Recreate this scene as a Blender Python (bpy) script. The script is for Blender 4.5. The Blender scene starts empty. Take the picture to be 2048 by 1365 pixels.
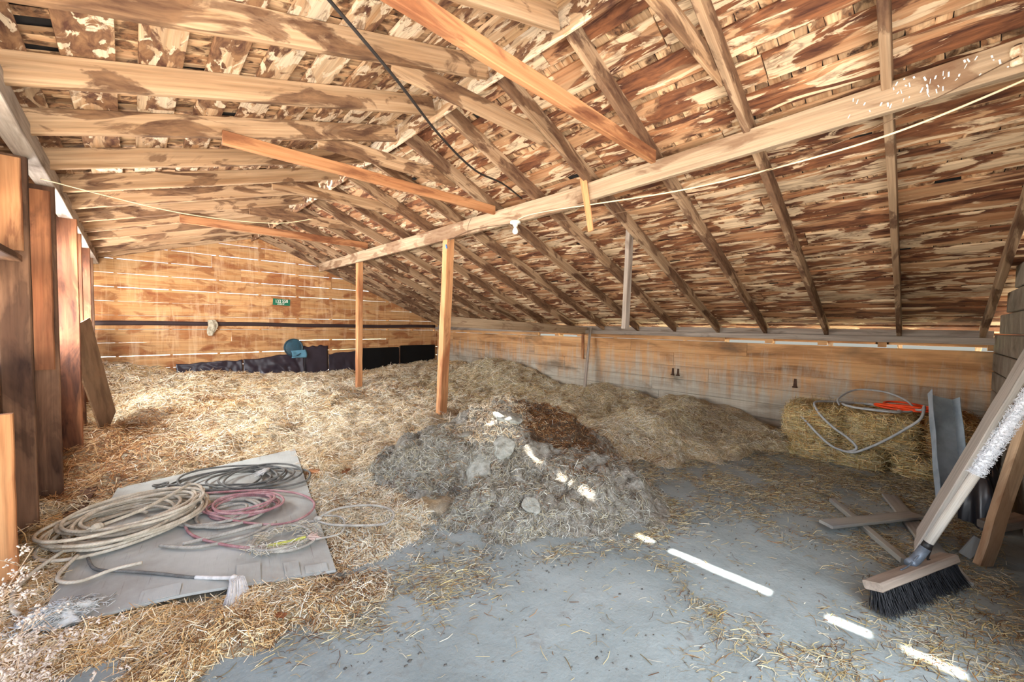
import bpy, math, random
import numpy as np
from mathutils import Vector, Matrix

rng = np.random.default_rng(7)
random.seed(7)
scene = bpy.context.scene
col = scene.collection

# ------------------------------------------------------------------ camera
CAM_H = 1.42                                   # eye height; x = towards right wall, y = towards back wall
cam_d = bpy.data.cameras.new('camera')
cam_d.sensor_width = 36.0
cam_d.lens = 789.7 / 2048 * 36.0
cam_d.clip_start = 0.02
cam_d.clip_end = 300
cam = bpy.data.objects.new('camera', cam_d)
col.objects.link(cam)
_r = Vector((0.72039969, -0.69342488, 0.01364646))
_u = Vector((0.01682912, 0.0371472, 0.99916809))
_f = Vector((0.69335494, 0.71957072, -0.03843056))
cam.matrix_world = Matrix(((_r.x, _u.x, -_f.x, 0), (_r.y, _u.y, -_f.y, 0), (_r.z, _u.z, -_f.z, CAM_H), (0, 0, 0, 1)))
scene.camera = cam

# ------------------------------------------------------------------ daylight
SUN_TRAVEL = Vector((0.43, -0.50, -3.42)).normalized()
world = bpy.data.worlds.new('sky')
scene.world = world
world.use_nodes = True
wn = world.node_tree
wn.nodes.clear()
w_out = wn.nodes.new('ShaderNodeOutputWorld')
w_bg = wn.nodes.new('ShaderNodeBackground')
w_sky = wn.nodes.new('ShaderNodeTexSky')
w_sky.sky_type = 'NISHITA'
w_sky.sun_disc = False
w_sky.sun_elevation = math.asin(-SUN_TRAVEL.z)
w_sky.sun_rotation = math.atan2(-SUN_TRAVEL.x, -SUN_TRAVEL.y)
w_sky.air_density = 1.0
w_sky.dust_density = 2.0
w_bg.inputs['Strength'].default_value = 0.13
wn.links.new(w_sky.outputs[0], w_bg.inputs['Color'])
wn.links.new(w_bg.outputs[0], w_out.inputs['Surface'])
sun_d = bpy.data.lights.new('sun', 'SUN')
sun_d.energy = 10.0
sun_d.angle = math.radians(0.6)
sun_d.color = (1.0, 0.96, 0.90)
sun = bpy.data.objects.new('sun', sun_d)
col.objects.link(sun)
sun.rotation_euler = SUN_TRAVEL.to_track_quat('-Z', 'Y').to_euler()
sun.location = (-3, 5, 20)

def daylight(name, loc, rot, sx, sy, power, colour):    # area lamp added at an opening to strengthen its sky light
    d = bpy.data.lights.new(name, 'AREA'); d.shape = 'RECTANGLE'; d.size = sx; d.size_y = sy; d.energy = power; d.color = colour
    o = bpy.data.objects.new(name, d); col.objects.link(o); o.location = loc; o.rotation_euler = rot
    return o
daylight('daylight_fill_left_openings', (-0.80, 6.5, 1.45), (0, math.radians(-90), 0), 1.7, 3.9, 300, (0.92, 0.96, 1.0))
daylight('daylight_fill_doorway', (0.9, -0.75, 1.35), (math.radians(90), 0, 0), 2.8, 2.0, 44, (0.94, 0.97, 1.0))

scene.view_settings.view_transform = 'Standard'
scene.view_settings.look = 'None'
scene.view_settings.gamma = 1.0
scene.view_settings.use_curve_mapping = False
scene.view_settings.exposure = 1.85
scene.cycles.max_bounces = 8
scene.cycles.diffuse_bounces = 6
scene.cycles.sample_clamp_indirect = 6.0
scene.cycles.caustics_reflective = False
scene.cycles.caustics_refractive = False

# ------------------------------------------------------------------ helpers
def S(r, g, b):
    def f(c):
        c /= 255.0
        return c / 12.92 if c <= 0.04045 else ((c + 0.055) / 1.055) ** 2.4
    return (f(r), f(g), f(b), 1.0)

_perm = rng.random((256, 256))
def vnoise(x, y):
    xi = np.floor(x).astype(int); yi = np.floor(y).astype(int)
    fx = x - xi; fy = y - yi
    fx = fx * fx * (3 - 2 * fx); fy = fy * fy * (3 - 2 * fy)
    g = lambda a, b: _perm[a % 256, b % 256]
    return (g(xi, yi) * (1 - fx) + g(xi + 1, yi) * fx) * (1 - fy) + (g(xi, yi + 1) * (1 - fx) + g(xi + 1, yi + 1) * fx) * fy - 0.5
def fbm(x, y, s, o=4, ox=0.0):
    x = np.asarray(x, float) / s + 31.7 + ox; y = np.asarray(y, float) / s + 11.3 - ox
    r = 0; a = 1.0
    for i in range(o):
        r = r + a * vnoise(x, y); x = x * 2.03 + 5.1; y = y * 2.03 + 9.7; a *= 0.5
    return r
def sstep(a, b, x):
    t = np.clip((np.asarray(x, float) - a) / (b - a), 0, 1)
    return t * t * (3 - 2 * t)
def gauss(x, y, cx, cy, sx, sy):
    return np.exp(-((x - cx) / sx) ** 2 - ((y - cy) / sy) ** 2)

class MB:
    """collects geometry for ONE mesh object; bc = coordinates along / across the piece, rn = random per piece"""
    def __init__(s):
        s.v = []; s.f = []; s.bc = []; s.rn = []; s.m = []; s.sm = []
    def add(s, vs, fs, bc, rn, mat=0, smooth=False):
        b = len(s.v)
        s.v += [tuple(map(float, q)) for q in vs]
        s.f += [tuple(b + i for i in q) for q in fs]
        s.bc += [tuple(map(float, q)) for q in bc]
        s.rn += [rn] * len(vs)
        s.m += [mat] * len(fs); s.sm += [smooth] * len(fs)
    def beam(s, p0, p1, w, h, up=(0, 0, 1), c=0.004, seg=1, warp=0.0, mat=0, rn=None, taper=1.0):
        p0 = Vector(p0); p1 = Vector(p1); d = (p1 - p0); L = d.length; d.normalize()
        up = Vector(up); side = d.cross(up).normalized(); up = side.cross(d).normalized()
        rn = random.random() if rn is None else rn
        hw = w / 2; hh = h / 2; c = min(c, hw * 0.8, hh * 0.8)
        prof = [(-hw + c, -hh), (hw - c, -hh), (hw, -hh + c), (hw, hh - c), (hw - c, hh), (-hw + c, hh), (-hw, hh - c), (-hw, -hh + c)]
        vs = []; bc = []
        for i in range(seg + 1):
            t = i / seg
            o = Vector((0, 0, 0))
            if warp and 0 < i < seg: o = side * random.uniform(-warp, warp) + up * random.uniform(-warp, warp)
            k = 1 + (taper - 1) * t
            for a, b in prof:
                vs.append(p0 + d * (L * t) + side * a * k + up * b * k + o)
                bc.append((L * t + rn * 37.0, a, b))
        fs = []
        for i in range(seg):
            for j in range(8):
                k = (j + 1) % 8
                fs.append((i * 8 + j, i * 8 + k, (i + 1) * 8 + k, (i + 1) * 8 + j))
        fs.append(tuple(range(7, -1, -1))); n = seg * 8
        fs.append(tuple(n + j for j in range(8)))
        s.add(vs, fs, bc, rn, mat)
    def tube(s, pts, r, sides=8, mat=0, rn=None, closed=False, r1=None, caps=True):
        pts = [Vector(p) for p in pts]; n = len(pts)
        rn = random.random() if rn is None else rn
        vs = []; bc = []; L = 0.0; prev = None
        for i, p in enumerate(pts):
            a = pts[(i - 1) % n] if (closed or i > 0) else p
            b = pts[(i + 1) % n] if (closed or i < n - 1) else p
            d = (b - a)
            d = d.normalized() if d.length > 1e-9 else Vector((0, 0, 1))
            if prev is None:
                prev = d.orthogonal().normalized()
            prev = (prev - d * prev.dot(d)).normalized()
            q = d.cross(prev)
            if i: L += (p - pts[i - 1]).length
            rr = r if r1 is None else r + (r1 - r) * i / max(1, n - 1)
            for j in range(sides):
                an = 2 * math.pi * j / sides
                vs.append(p + (prev * math.cos(an) + q * math.sin(an)) * rr)
                bc.append((L + rn * 37, j / sides, 0))
        fs = []
        m = n if closed else n - 1
        for i in range(m):
            i2 = (i + 1) % n
            for j in range(sides):
                k = (j + 1) % sides
                fs.append((i * sides + j, i * sides + k, i2 * sides + k, i2 * sides + j))
        if not closed and caps:
            fs.append(tuple(range(sides - 1, -1, -1))); fs.append(tuple((n - 1) * sides + j for j in range(sides)))
        s.add(vs, fs, bc, rn, mat, True)
    def grid(s, fn, nu, nv, mat=0, thick=0.0, smooth=True, rn=None):
        """fn(u, v) -> point for u, v in 0..1; thick > 0 closes the sheet into a slab"""
        rn = random.random() if rn is None else rn
        P = [[Vector(fn(i / nu, j / nv)) for j in range(nv + 1)] for i in range(nu + 1)]
        vs = [P[i][j] for i in range(nu + 1) for j in range(nv + 1)]
        w = nv + 1
        fs = [(i * w + j, (i + 1) * w + j, (i + 1) * w + j + 1, i * w + j + 1) for i in range(nu) for j in range(nv)]
        lu = sum((P[i + 1][0] - P[i][0]).length for i in range(nu)); lv = sum((P[0][j + 1] - P[0][j]).length for j in range(nv))
        bc = [(i / nu * lu + rn * 37, j / nv * lv, 0) for i in range(nu + 1) for j in range(nv + 1)]
        if thick:
            nrm = []
            for i in range(nu + 1):
                for j in range(nv + 1):
                    a = P[min(i + 1, nu)][j] - P[max(i - 1, 0)][j]; b = P[i][min(j + 1, nv)] - P[i][max(j - 1, 0)]
                    nrm.append(a.cross(b).normalized())
            n = len(vs)
            vs = vs + [p - q * thick for p, q in zip(vs, nrm)]
            bc = bc + [(a, b, -thick) for a, b, c in bc]
            fs = fs + [tuple(n + k for k in reversed(f)) for f in list(fs)]
            edge = [(i, 0) for i in range(nu)] + [(nu, j) for j in range(nv)] + [(i, nv) for i in range(nu, 0, -1)] + [(0, j) for j in range(nv, 0, -1)]
            idx = [i * w + j for i, j in edge]
            for k in range(len(idx)):
                a = idx[k]; b = idx[(k + 1) % len(idx)]
                fs.append((b, a, a + n, b + n))
        s.add(vs, fs, bc, rn, mat, smooth)
    def lathe(s, prof, centre, axis=(0, 0, 1), n=20, mat=0, rn=None):
        axis = Vector(axis).normalized(); a = axis.orthogonal().normalized(); b = axis.cross(a); c = Vector(centre)
        rn = random.random() if rn is None else rn
        vs = []; bc = []
        for r, z in prof:
            for j in range(n):
                t = 2 * math.pi * j / n
                vs.append(c + axis * z + (a * math.cos(t) + b * math.sin(t)) * r); bc.append((z, r * math.cos(t), r * math.sin(t)))
        fs = []
        for i in range(len(prof) - 1):
            for j in range(n):
                k = (j + 1) % n
                fs.append((i * n + j, i * n + k, (i + 1) * n + k, (i + 1) * n + j))
        fs.append(tuple(range(n - 1, -1, -1))); fs.append(tuple((len(prof) - 1) * n + j for j in range(n)))
        s.add(vs, fs, bc, rn, mat, True)
    def build(s, name, mats, parent=None):
        me = bpy.data.meshes.new(name)
        o = Vector((0, 0, 0))
        me.from_pydata(s.v, [], s.f)
        a = me.attributes.new('bc', 'FLOAT_VECTOR', 'POINT'); a.data.foreach_set('vector', np.array(s.bc, np.float32).ravel())
        a = me.attributes.new('rn', 'FLOAT', 'POINT'); a.data.foreach_set('value', np.array(s.rn, np.float32))
        for m in (mats if isinstance(mats, (list, tuple)) else [mats]): me.materials.append(m)
        me.polygons.foreach_set('material_index', np.array(s.m, np.int32))
        me.polygons.foreach_set('use_smooth', np.array(s.sm, bool))
        ob = bpy.data.objects.new(name, me)
        col.objects.link(ob)
        if parent: ob.parent = parent
        return ob

def tag(o, label, cat, group=None, kind=None):
    o['label'] = label; o['category'] = cat
    if group: o['group'] = group
    if kind: o['kind'] = kind
    return o
def struct(o, label=None):
    o['kind'] = 'structure'
    if label: o['label'] = label
    return o
def thing(name, label, cat, group=None):
    o = bpy.data.objects.new(name, None); col.objects.link(o)
    o.empty_display_size = 0.1
    return tag(o, label, cat, group)
def spline(pts, n=12, closed=False):
    pts = [Vector(p) for p in pts]; out = []; m = len(pts)
    rngi = range(m) if closed else range(m - 1)
    for i in rngi:
        if closed: p0, p1, p2, p3 = pts[(i - 1) % m], pts[i], pts[(i + 1) % m], pts[(i + 2) % m]
        else: p0, p1, p2, p3 = pts[max(i - 1, 0)], pts[i], pts[i + 1], pts[min(i + 2, m - 1)]
        for k in range(n):
            t = k / n
            out.append(0.5 * ((2 * p1) + (p2 - p0) * t + (2 * p0 - 5 * p1 + 4 * p2 - p3) * t * t + (3 * p1 - p0 - 3 * p2 + p3) * t ** 3))
    if not closed: out.append(pts[-1])
    return out

# ------------------------------------------------------------------ materials
class NT:
    def __init__(s, name, rough=0.85, spec=0.2):
        s.mat = bpy.data.materials.new(name); s.mat.use_nodes = True
        s.t = s.mat.node_tree; s.b = s.t.nodes['Principled BSDF']
        s.b.inputs['Roughness'].default_value = rough
        s.b.inputs['Specular IOR Level'].default_value = spec
    def n(s, typ, props=None, **ins):
        x = s.t.nodes.new(typ)
        for k, v in (props or {}).items(): setattr(x, k, v)
        for k, v in ins.items():
            k = k.replace('_', ' ')
            s.put(x.inputs[k], v)
        return x
    def put(s, sock, v):
        if isinstance(v, bpy.types.NodeSocket): s.t.links.new(v, sock)
        else: sock.default_value = v
    def attr(s, name): return s.n('ShaderNodeAttribute', {'attribute_name': name})
    def vmul(s, v, k, off=None):
        x = s.n('ShaderNodeVectorMath', {'operation': 'MULTIPLY'}); s.put(x.inputs[0], v); x.inputs[1].default_value = k
        return x.outputs[0]
    def math(s, op, a, b=0.0, clamp=False):
        x = s.n('ShaderNodeMath', {'operation': op, 'use_clamp': clamp}); s.put(x.inputs[0], a); s.put(x.inputs[1], b)
        return x.outputs[0]
    def noise(s, v, scale=1.0, detail=4.0, rough=0.55, dist=0.0):
        x = s.n('ShaderNodeTexNoise'); s.put(x.inputs['Vector'], v)
        x.inputs['Scale'].default_value = scale; x.inputs['Detail'].default_value = detail
        x.inputs['Roughness'].default_value = rough; x.inputs['Distortion'].default_value = dist
        return x.outputs['Fac']
    def ramp(s, fac, stops, interp='LINEAR'):
        x = s.n('ShaderNodeValToRGB'); s.put(x.inputs[0], fac); r = x.color_ramp; r.interpolation = interp
        while len(r.elements) < len(stops): r.elements.new(0.5)
        for e, (p, c) in zip(r.elements, stops):
            e.position = p; e.color = c if len(c) == 4 else (*c, 1)
        return x.outputs['Color']
    def mix(s, fac, a, b, mode='MIX'):
        x = s.n('ShaderNodeMix', {'data_type': 'RGBA', 'blend_type': mode}); s.put(x.inputs[0], fac); s.put(x.inputs[6], a); s.put(x.inputs[7], b)
        return x.outputs[2]
    def val(s, v): return (v, v, v, 1)
    def bump(s, h, dist=0.01, strength=0.6):
        x = s.n('ShaderNodeBump'); s.put(x.inputs['Height'], h); x.inputs['Distance'].default_value = dist; x.inputs['Strength'].default_value = strength
        s.t.links.new(x.outputs[0], s.b.inputs['Normal'])
    def colour(s, c): s.put(s.b.inputs['Base Color'], c)
    def pos(s): return s.n('ShaderNodeNewGeometry').outputs['Position']

def wood(name, pale, mid, dark, stain=0.5, sx=1.2, sy=5.0, rim=True, grain=0.35, tint=0.18, rough=0.85, hard=0.02, dust=None, drip=None, cream=None):
    """sawn timber: fine grain along the piece, water stains with hard rims, per-piece tone"""
    m = NT(name, rough, 0.15)
    def ds(c, k=0.13):
        l = 0.3 * c[0] + 0.59 * c[1] + 0.11 * c[2]
        return tuple(q * (1 - k) + l * k for q in c[:3]) + (1,)
    pale, mid, dark = ds(pale), ds(mid), ds(dark)
    if cream is not None: cream = ds(cream)
    bc = m.attr('bc').outputs['Vector']; rn = m.attr('rn').outputs['Fac']
    g = m.noise(m.vmul(bc, (1.6, 55, 55)), 1.0, 5.0, 0.65)
    g2 = m.noise(m.vmul(bc, (0.8, 14, 14)), 1.0, 3.0, 0.6, 0.8)
    base = m.mix(m.ramp(g2, [(0.3, m.val(0)), (0.72, m.val(1))]), pale, mid)
    gd = m.ramp(g, [(0.32, m.val(1 - grain)), (0.62, m.val(1))])
    base = m.mix(1.0, base, gd, 'MULTIPLY')
    n1 = m.noise(m.vmul(bc, (sx, sy, sy)), 1.0, 6.0, 0.56, 0.9)
    n1 = m.math('ADD', n1, m.math('MULTIPLY', m.math('SUBTRACT', rn, 0.5), 0.10))
    t = 0.78 - 0.5 * stain
    st = m.ramp(n1, [(t - hard, m.val(0)), (t + hard, m.val(1))])
    n3 = m.noise(m.vmul(bc, (sx * 3, sy * 3, sy * 3)), 1.0, 4.0, 0.6, 0.5)
    dcol = m.mix(m.ramp(n3, [(0.35, m.val(0)), (0.65, m.val(1))]), dark, m.mix(0.55, dark, mid))
    c = m.mix(st, base, dcol)
    if cream is not None:
        n4 = m.noise(m.vmul(bc, (sx * 1.4, sy * 1.2, sy * 1.2)), 1.0, 6.0, 0.58, 1.2)
        n4 = m.math('ADD', n4, m.math('MULTIPLY', m.math('SUBTRACT', rn, 0.5), -0.06))
        c = m.mix(m.ramp(n4, [(0.53, m.val(0)), (0.56, m.val(1))]), c, m.mix(1.0, cream, gd, 'MULTIPLY'))
    if rim:
        rm = m.ramp(n1, [(t - hard * 2.2, m.val(0)), (t - hard * 0.4, m.val(1)), (t + hard * 1.2, m.val(0.0))])
        c = m.mix(m.math('MULTIPLY', rm, 0.55), c, dark)
    if drip is not None:
        p = m.pos()
        d1 = m.noise(m.vmul(p, (7, 7, 0.9)), 1.0, 5.0, 0.7, 0.2)
        c = m.mix(m.ramp(d1, [(0.52, m.val(0)), (0.66, m.val(0.4))]), c, drip)
        d3 = m.noise(m.vmul(p, (16, 16, 1.6)), 1.0, 5.0, 0.7, 0.4)
        c = m.mix(m.ramp(d3, [(0.54, m.val(0)), (0.68, m.val(0.32))]), c, dark)
    if dust is not None:
        n5 = m.noise(m.vmul(bc, (1.5, 6, 6)), 1.0, 4.0, 0.6)
        c = m.mix(m.ramp(n5, [(0.38, m.val(0.1)), (0.62, m.val(0.85))]), c, dust)
    tn = m.math('ADD', m.math('MULTIPLY', rn, tint * 2), 1.0 - tint)
    c = m.mix(1.0, c, m.n('ShaderNodeCombineColor', None, Red=tn, Green=tn, Blue=tn).outputs[0], 'MULTIPLY')
    m.colour(c)
    m.bump(m.math('ADD', m.math('MULTIPLY', g, 0.7), m.math('MULTIPLY', n3, 0.5)), 0.004, 0.55)
    return m

M_roof = wood('roof board wood', S(192, 148, 102), S(164, 100, 52), S(70, 40, 28), stain=0.55, sx=1.5, sy=7, hard=0.02, cream=S(216, 182, 140), tint=0.14).mat
M_roofl = wood('left roof board wood', S(214, 182, 142), S(180, 132, 84), S(84, 52, 38), stain=0.56, sx=2.6, sy=7, hard=0.010, cream=S(226, 198, 162), tint=0.08).mat
M_shake = wood('shake wood', S(212, 172, 124), S(166, 114, 68), S(58, 38, 28), stain=0.42, sx=8, sy=9, hard=0.03, tint=0.45).mat
M_rafter = wood('rafter wood', S(186, 152, 114), S(150, 112, 76), S(84, 56, 38), stain=0.50, sx=1.6, sy=6, hard=0.02, tint=0.12).mat
M_rafterl = wood('pale rafter wood', S(198, 160, 118), S(162, 120, 78), S(84, 56, 38), stain=0.48, sx=1.6, sy=6, hard=0.018, tint=0.10).mat
M_purlin = wood('purlin wood', S(188, 160, 126), S(164, 132, 98), S(116, 82, 56), stain=0.36, sx=1.5, sy=5, hard=0.03, tint=0.06).mat
M_orange = wood('orange fir', S(196, 136, 82), S(164, 102, 54), S(104, 58, 32), stain=0.36, sx=1.2, sy=6, hard=0.04, grain=0.3, tint=0.08).mat
M_post = wood('post fir', S(226, 164, 104), S(200, 128, 68), S(140, 80, 44), stain=0.26, sx=1.0, sy=6, hard=0.05, grain=0.35, tint=0.05).mat
M_wallb = wood('back wall boards', S(216, 166, 104), S(196, 132, 68), S(140, 80, 38), stain=0.40, sx=1.5, sy=4, hard=0.03, tint=0.10, drip=S(226, 190, 150)).mat
M_stud = wood('stud wood', S(178, 114, 66), S(142, 82, 46), S(62, 38, 28), stain=0.50, sx=0.9, sy=4, hard=0.05, tint=0.12).mat
M_studd = wood('dark stud wood', S(150, 108, 76), S(112, 76, 52), S(58, 38, 28), stain=0.5, sx=1.0, sy=4, hard=0.06, tint=0.15).mat
M_grey = wood('weathered grey wood', S(176, 160, 144), S(148, 130, 114), S(96, 78, 64), stain=0.36, sx=1.2, sy=6, hard=0.06, tint=0.10, rim=False).mat
M_greyd = wood('dusty grey wood', S(150, 148, 146), S(128, 124, 120), S(84, 76, 70), stain=0.34, sx=1.2, sy=6, hard=0.08, tint=0.10, rim=False, dust=S(150, 147, 136)).mat
M_plank = wood('pale dusty plank', S(206, 200, 190), S(186, 178, 166), S(140, 128, 114), stain=0.3, sx=0.9, sy=6, hard=0.08, tint=0.05, rim=False).mat

def mat_wall_right():
    m = NT('right wall boards', 0.85, 0.15)
    bc = m.attr('bc').outputs['Vector']; rn = m.attr('rn').outputs['Fac']; p = m.pos()
    z = m.n('ShaderNodeSeparateXYZ', None, Vector=p).outputs['Z']
    g = m.noise(m.vmul(bc, (1.4, 50, 50)), 1.0, 5.0, 0.65)
    n = m.noise(m.vmul(bc, (0.9, 5, 5)), 1.0, 4.0, 0.6, 0.6)
    c = m.ramp(n, [(0.3, S(206, 164, 118)), (0.5, S(198, 148, 100)), (0.66, S(158, 114, 76)), (0.8, S(106, 82, 62))])
    drip = m.noise(m.vmul(p, (9, 9, 1.0)), 1.0, 7.0, 0.75, 0.3)
    # grey-white crusted wash, heaviest on the lowest boards where dung splashes dry
    k = m.math('ADD', m.math('MULTIPLY', m.math('SUBTRACT', 1.0, z), 0.60), m.math('MULTIPLY', m.math('SUBTRACT', drip, 0.5), 1.1))
    fac = m.ramp(k, [(0.0, m.val(0)), (0.36, m.val(0.92))])
    c = m.mix(fac, c, m.mix(drip, S(150, 138, 118), S(196, 190, 176)))
    d2 = m.noise(m.vmul(p, (1.2, 1.2, 3)), 1.0, 4.0, 0.6, 0.4)
    c = m.mix(m.ramp(d2, [(0.56, m.val(0)), (0.72, m.val(0.7))]), c, S(104, 88, 70))
    gd = m.ramp(g, [(0.32, m.val(0.72)), (0.6, m.val(1))])
    c = m.mix(1.0, c, gd, 'MULTIPLY')
    m.colour(c); m.bump(m.math('ADD', g, drip), 0.004, 0.5)
    return m.mat
M_wallr = mat_wall_right()

def mat_floor():
    m = NT('dusty earth floor', 0.95, 0.1)
    p = m.pos()
    n = m.noise(p, 1.3, 6, 0.6, 0.3); n2 = m.noise(p, 9, 6, 0.65, 0.2); n3 = m.noise(p, 60, 4, 0.6)
    c = m.ramp(n, [(0.3, S(116, 124, 123)), (0.5, S(134, 143, 142)), (0.7, S(148, 156, 155))])
    c = m.mix(m.ramp(n2, [(0.58, m.val(0)), (0.72, m.val(0.5))]), c, S(112, 106, 100))
    c = m.mix(m.ramp(n3, [(0.66, m.val(0)), (0.74, m.val(0.55))]), c, S(92, 86, 80))
    m.colour(c)
    m.bump(m.math('ADD', m.math('MULTIPLY', n2, 0.8), m.math('MULTIPLY', n3, 0.25)), 0.02, 0.5)
    return m.mat
M_floor = mat_floor()

def mat_bed():
    m = NT('trodden straw', 0.95, 0.1)
    p = m.pos()
    n = m.noise(p, 1.1, 5, 0.6, 0.4)
    v1 = m.noise(m.vmul(p, (70, 12, 40)), 1.0, 4, 0.7, 2.5); v2 = m.noise(m.vmul(p, (14, 75, 40)), 1.0, 4, 0.7, 2.5)
    f = m.math('MAXIMUM', v1, v2)
    c = m.ramp(f, [(0.36, S(96, 74, 50)), (0.5, S(184, 160, 122)), (0.62, S(224, 208, 174)), (0.74, S(238, 226, 200))])
    c = m.mix(m.ramp(n, [(0.42, m.val(0)), (0.66, m.val(0.6))]), c, m.mix(0.5, c, S(128, 84, 44)))
    c = m.mix(m.ramp(m.noise(p, 2.3, 4, 0.6), [(0.46, m.val(0)), (0.62, m.val(0.55))]), c, S(168, 164, 154))
    m.colour(c); m.bump(f, 0.03, 0.9)
    return m.mat
M_bed = mat_bed()

def mat_manure():
    m = NT('manure', 0.95, 0.1)
    p = m.pos()
    n = m.noise(p, 2.2, 6, 0.65, 0.5); n2 = m.noise(p, 14, 6, 0.7, 0.6); n3 = m.noise(p, 70, 4, 0.7, 1.0)
    c = m.ramp(n2, [(0.34, S(92, 82, 70)), (0.5, S(144, 138, 126)), (0.64, S(174, 170, 160))])
    dug = m.n('ShaderNodeSeparateColor', None, Color=m.attr('sc').outputs['Color']).outputs[0]   # where the fork has opened the heap
    fresh = m.math('ADD', m.math('SUBTRACT', dug, 0.5), m.math('MULTIPLY', m.math('SUBTRACT', n, 0.5), 1.6))
    c = m.mix(m.ramp(fresh, [(0.0, m.val(0)), (0.25, m.val(0.9))]), c, m.ramp(n3, [(0.35, S(46, 33, 24)), (0.6, S(102, 76, 52))]))
    m.colour(c); m.bump(m.math('ADD', n2, m.math('MULTIPLY', n3, 0.5)), 0.04, 0.9)
    return m.mat
M_manure = mat_manure()

def mat_slab():
    m = NT('dried dung crust', 0.95, 0.1)
    p = m.pos(); n = m.noise(p, 18, 6, 0.65, 0.4); n2 = m.noise(p, 90, 3, 0.6)
    m.colour(m.ramp(n, [(0.3, S(116, 114, 104)), (0.5, S(150, 150, 140)), (0.7, S(170, 170, 162))]))
    m.bump(m.math('ADD', n, m.math('MULTIPLY', n2, 0.3)), 0.02, 0.7)
    return m.mat
M_slab = mat_slab()

def mat_straw():
    m = NT('straw', 0.7, 0.25)
    a = m.attr('sc').outputs['Color']
    m.colour(a)
    m.b.inputs['Subsurface Weight'].default_value = 0.0
    return m.mat
M_straw = mat_straw()

def plain(name, c, rough=0.6, spec=0.3, var=0.25, scale=8, metal=0.0, c2=None, bump=0.0):
    m = NT(name, rough, spec)
    p = m.pos(); n = m.noise(p, scale, 5, 0.6, 0.3)
    c2 = c2 or tuple(q * (1 - var) for q in c[:3]) + (1,)
    m.colour(m.mix(m.ramp(n, [(0.4, m.val(0)), (0.65, m.val(1))]), c, c2))
    m.b.inputs['Metallic'].default_value = metal
    if bump: m.bump(n, bump, 0.6)
    return m.mat

def rope_mat(name, c, c2, pitch=60):
    m = NT(name, 0.9, 0.1)
    bc = m.n('ShaderNodeSeparateXYZ', None, Vector=m.attr('bc').outputs['Vector'])
    tw = m.math('ADD', m.math('MULTIPLY', bc.outputs[0], pitch), m.math('MULTIPLY', bc.outputs[1], 2.0))
    s = m.math('ADD', m.math('MULTIPLY', m.math('SINE', m.math('MULTIPLY', tw, 6.2832)), 0.5), 0.5)
    n = m.noise(m.pos(), 14, 4, 0.6)
    cc = m.mix(m.ramp(n, [(0.4, m.val(0)), (0.62, m.val(1))]), c, c2)
    m.colour(m.mix(m.math('MULTIPLY', m.math('SUBTRACT', 1.0, s), 0.16), cc, tuple(q * 0.45 for q in c2[:3]) + (1,)))
    m.bump(s, 0.002, 0.5)
    return m.mat

def mat_block():
    m = NT('concrete block', 0.92, 0.15)
    p = m.pos(); n = m.noise(p, 3, 6, 0.65, 0.5); n2 = m.noise(p, 60, 4, 0.6)
    rn = m.attr('rn').outputs['Fac']
    c = m.ramp(n, [(0.3, S(96, 84, 70)), (0.5, S(136, 124, 108)), (0.7, S(160, 150, 134))])
    c = m.mix(m.math('MULTIPLY', rn, 0.3), c, S(110, 98, 84))
    m.colour(c); m.bump(m.math('ADD', n, m.math('MULTIPLY', n2, 0.5)), 0.01, 0.6)
    return m.mat
M_block = mat_block()
M_mortar = plain('mortar', S(128, 120, 108), 0.95, 0.1, 0.3, 20)

def mat_ply():
    m = NT('dusty plywood', 0.9, 0.15)
    bc = m.attr('bc').outputs['Vector']; p = m.pos()
    g = m.noise(m.vmul(bc, (60, 3, 40)), 1.0, 5, 0.7)
    n = m.noise(p, 2.0, 5, 0.6, 0.3)
    c = m.ramp(n, [(0.32, S(146, 144, 136)), (0.5, S(168, 170, 164)), (0.68, S(180, 183, 178))])
    c = m.mix(m.ramp(g, [(0.60, m.val(0)), (0.72, m.val(0.6))]), c, S(110, 98, 88))
    m.colour(c); m.bump(g, 0.004, 0.5)
    return m.mat
M_ply = mat_ply()
M_plyd = plain('dull brown plywood', S(142, 122, 104), 0.9, 0.1, 0.3, 3, c2=S(112, 94, 80), bump=0.004)
M_ply_edge = plain('plywood edge', S(168, 140, 112), 0.9, 0.1, 0.4, 30)

def mat_ground():
    m = NT('pale bounce ground', 0.95, 0.1)
    p = m.pos(); x = m.n('ShaderNodeSeparateXYZ', None, Vector=p).outputs['X']
    n = m.noise(p, 1.5, 6, 0.65)
    dry = m.ramp(n, [(0.3, S(216, 208, 196)), (0.6, S(232, 226, 214))])  # unseen yard made extra pale to bounce sunlight onto the roof
    green = m.ramp(n, [(0.3, S(170, 176, 132)), (0.6, S(214, 216, 178))])
    m.colour(m.mix(m.ramp(m.math('MULTIPLY', m.math('SUBTRACT', x, 7.0), 0.5, True), [(0, m.val(0)), (1, m.val(1))]), dry, green))
    return m.mat
M_ground = mat_ground()
M_outer = plain('light tight roof sheet', S(46, 42, 40), 0.9, 0.1, 0.3, 6)  # closed sheet added over the shakes to stop light leaking in

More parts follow.
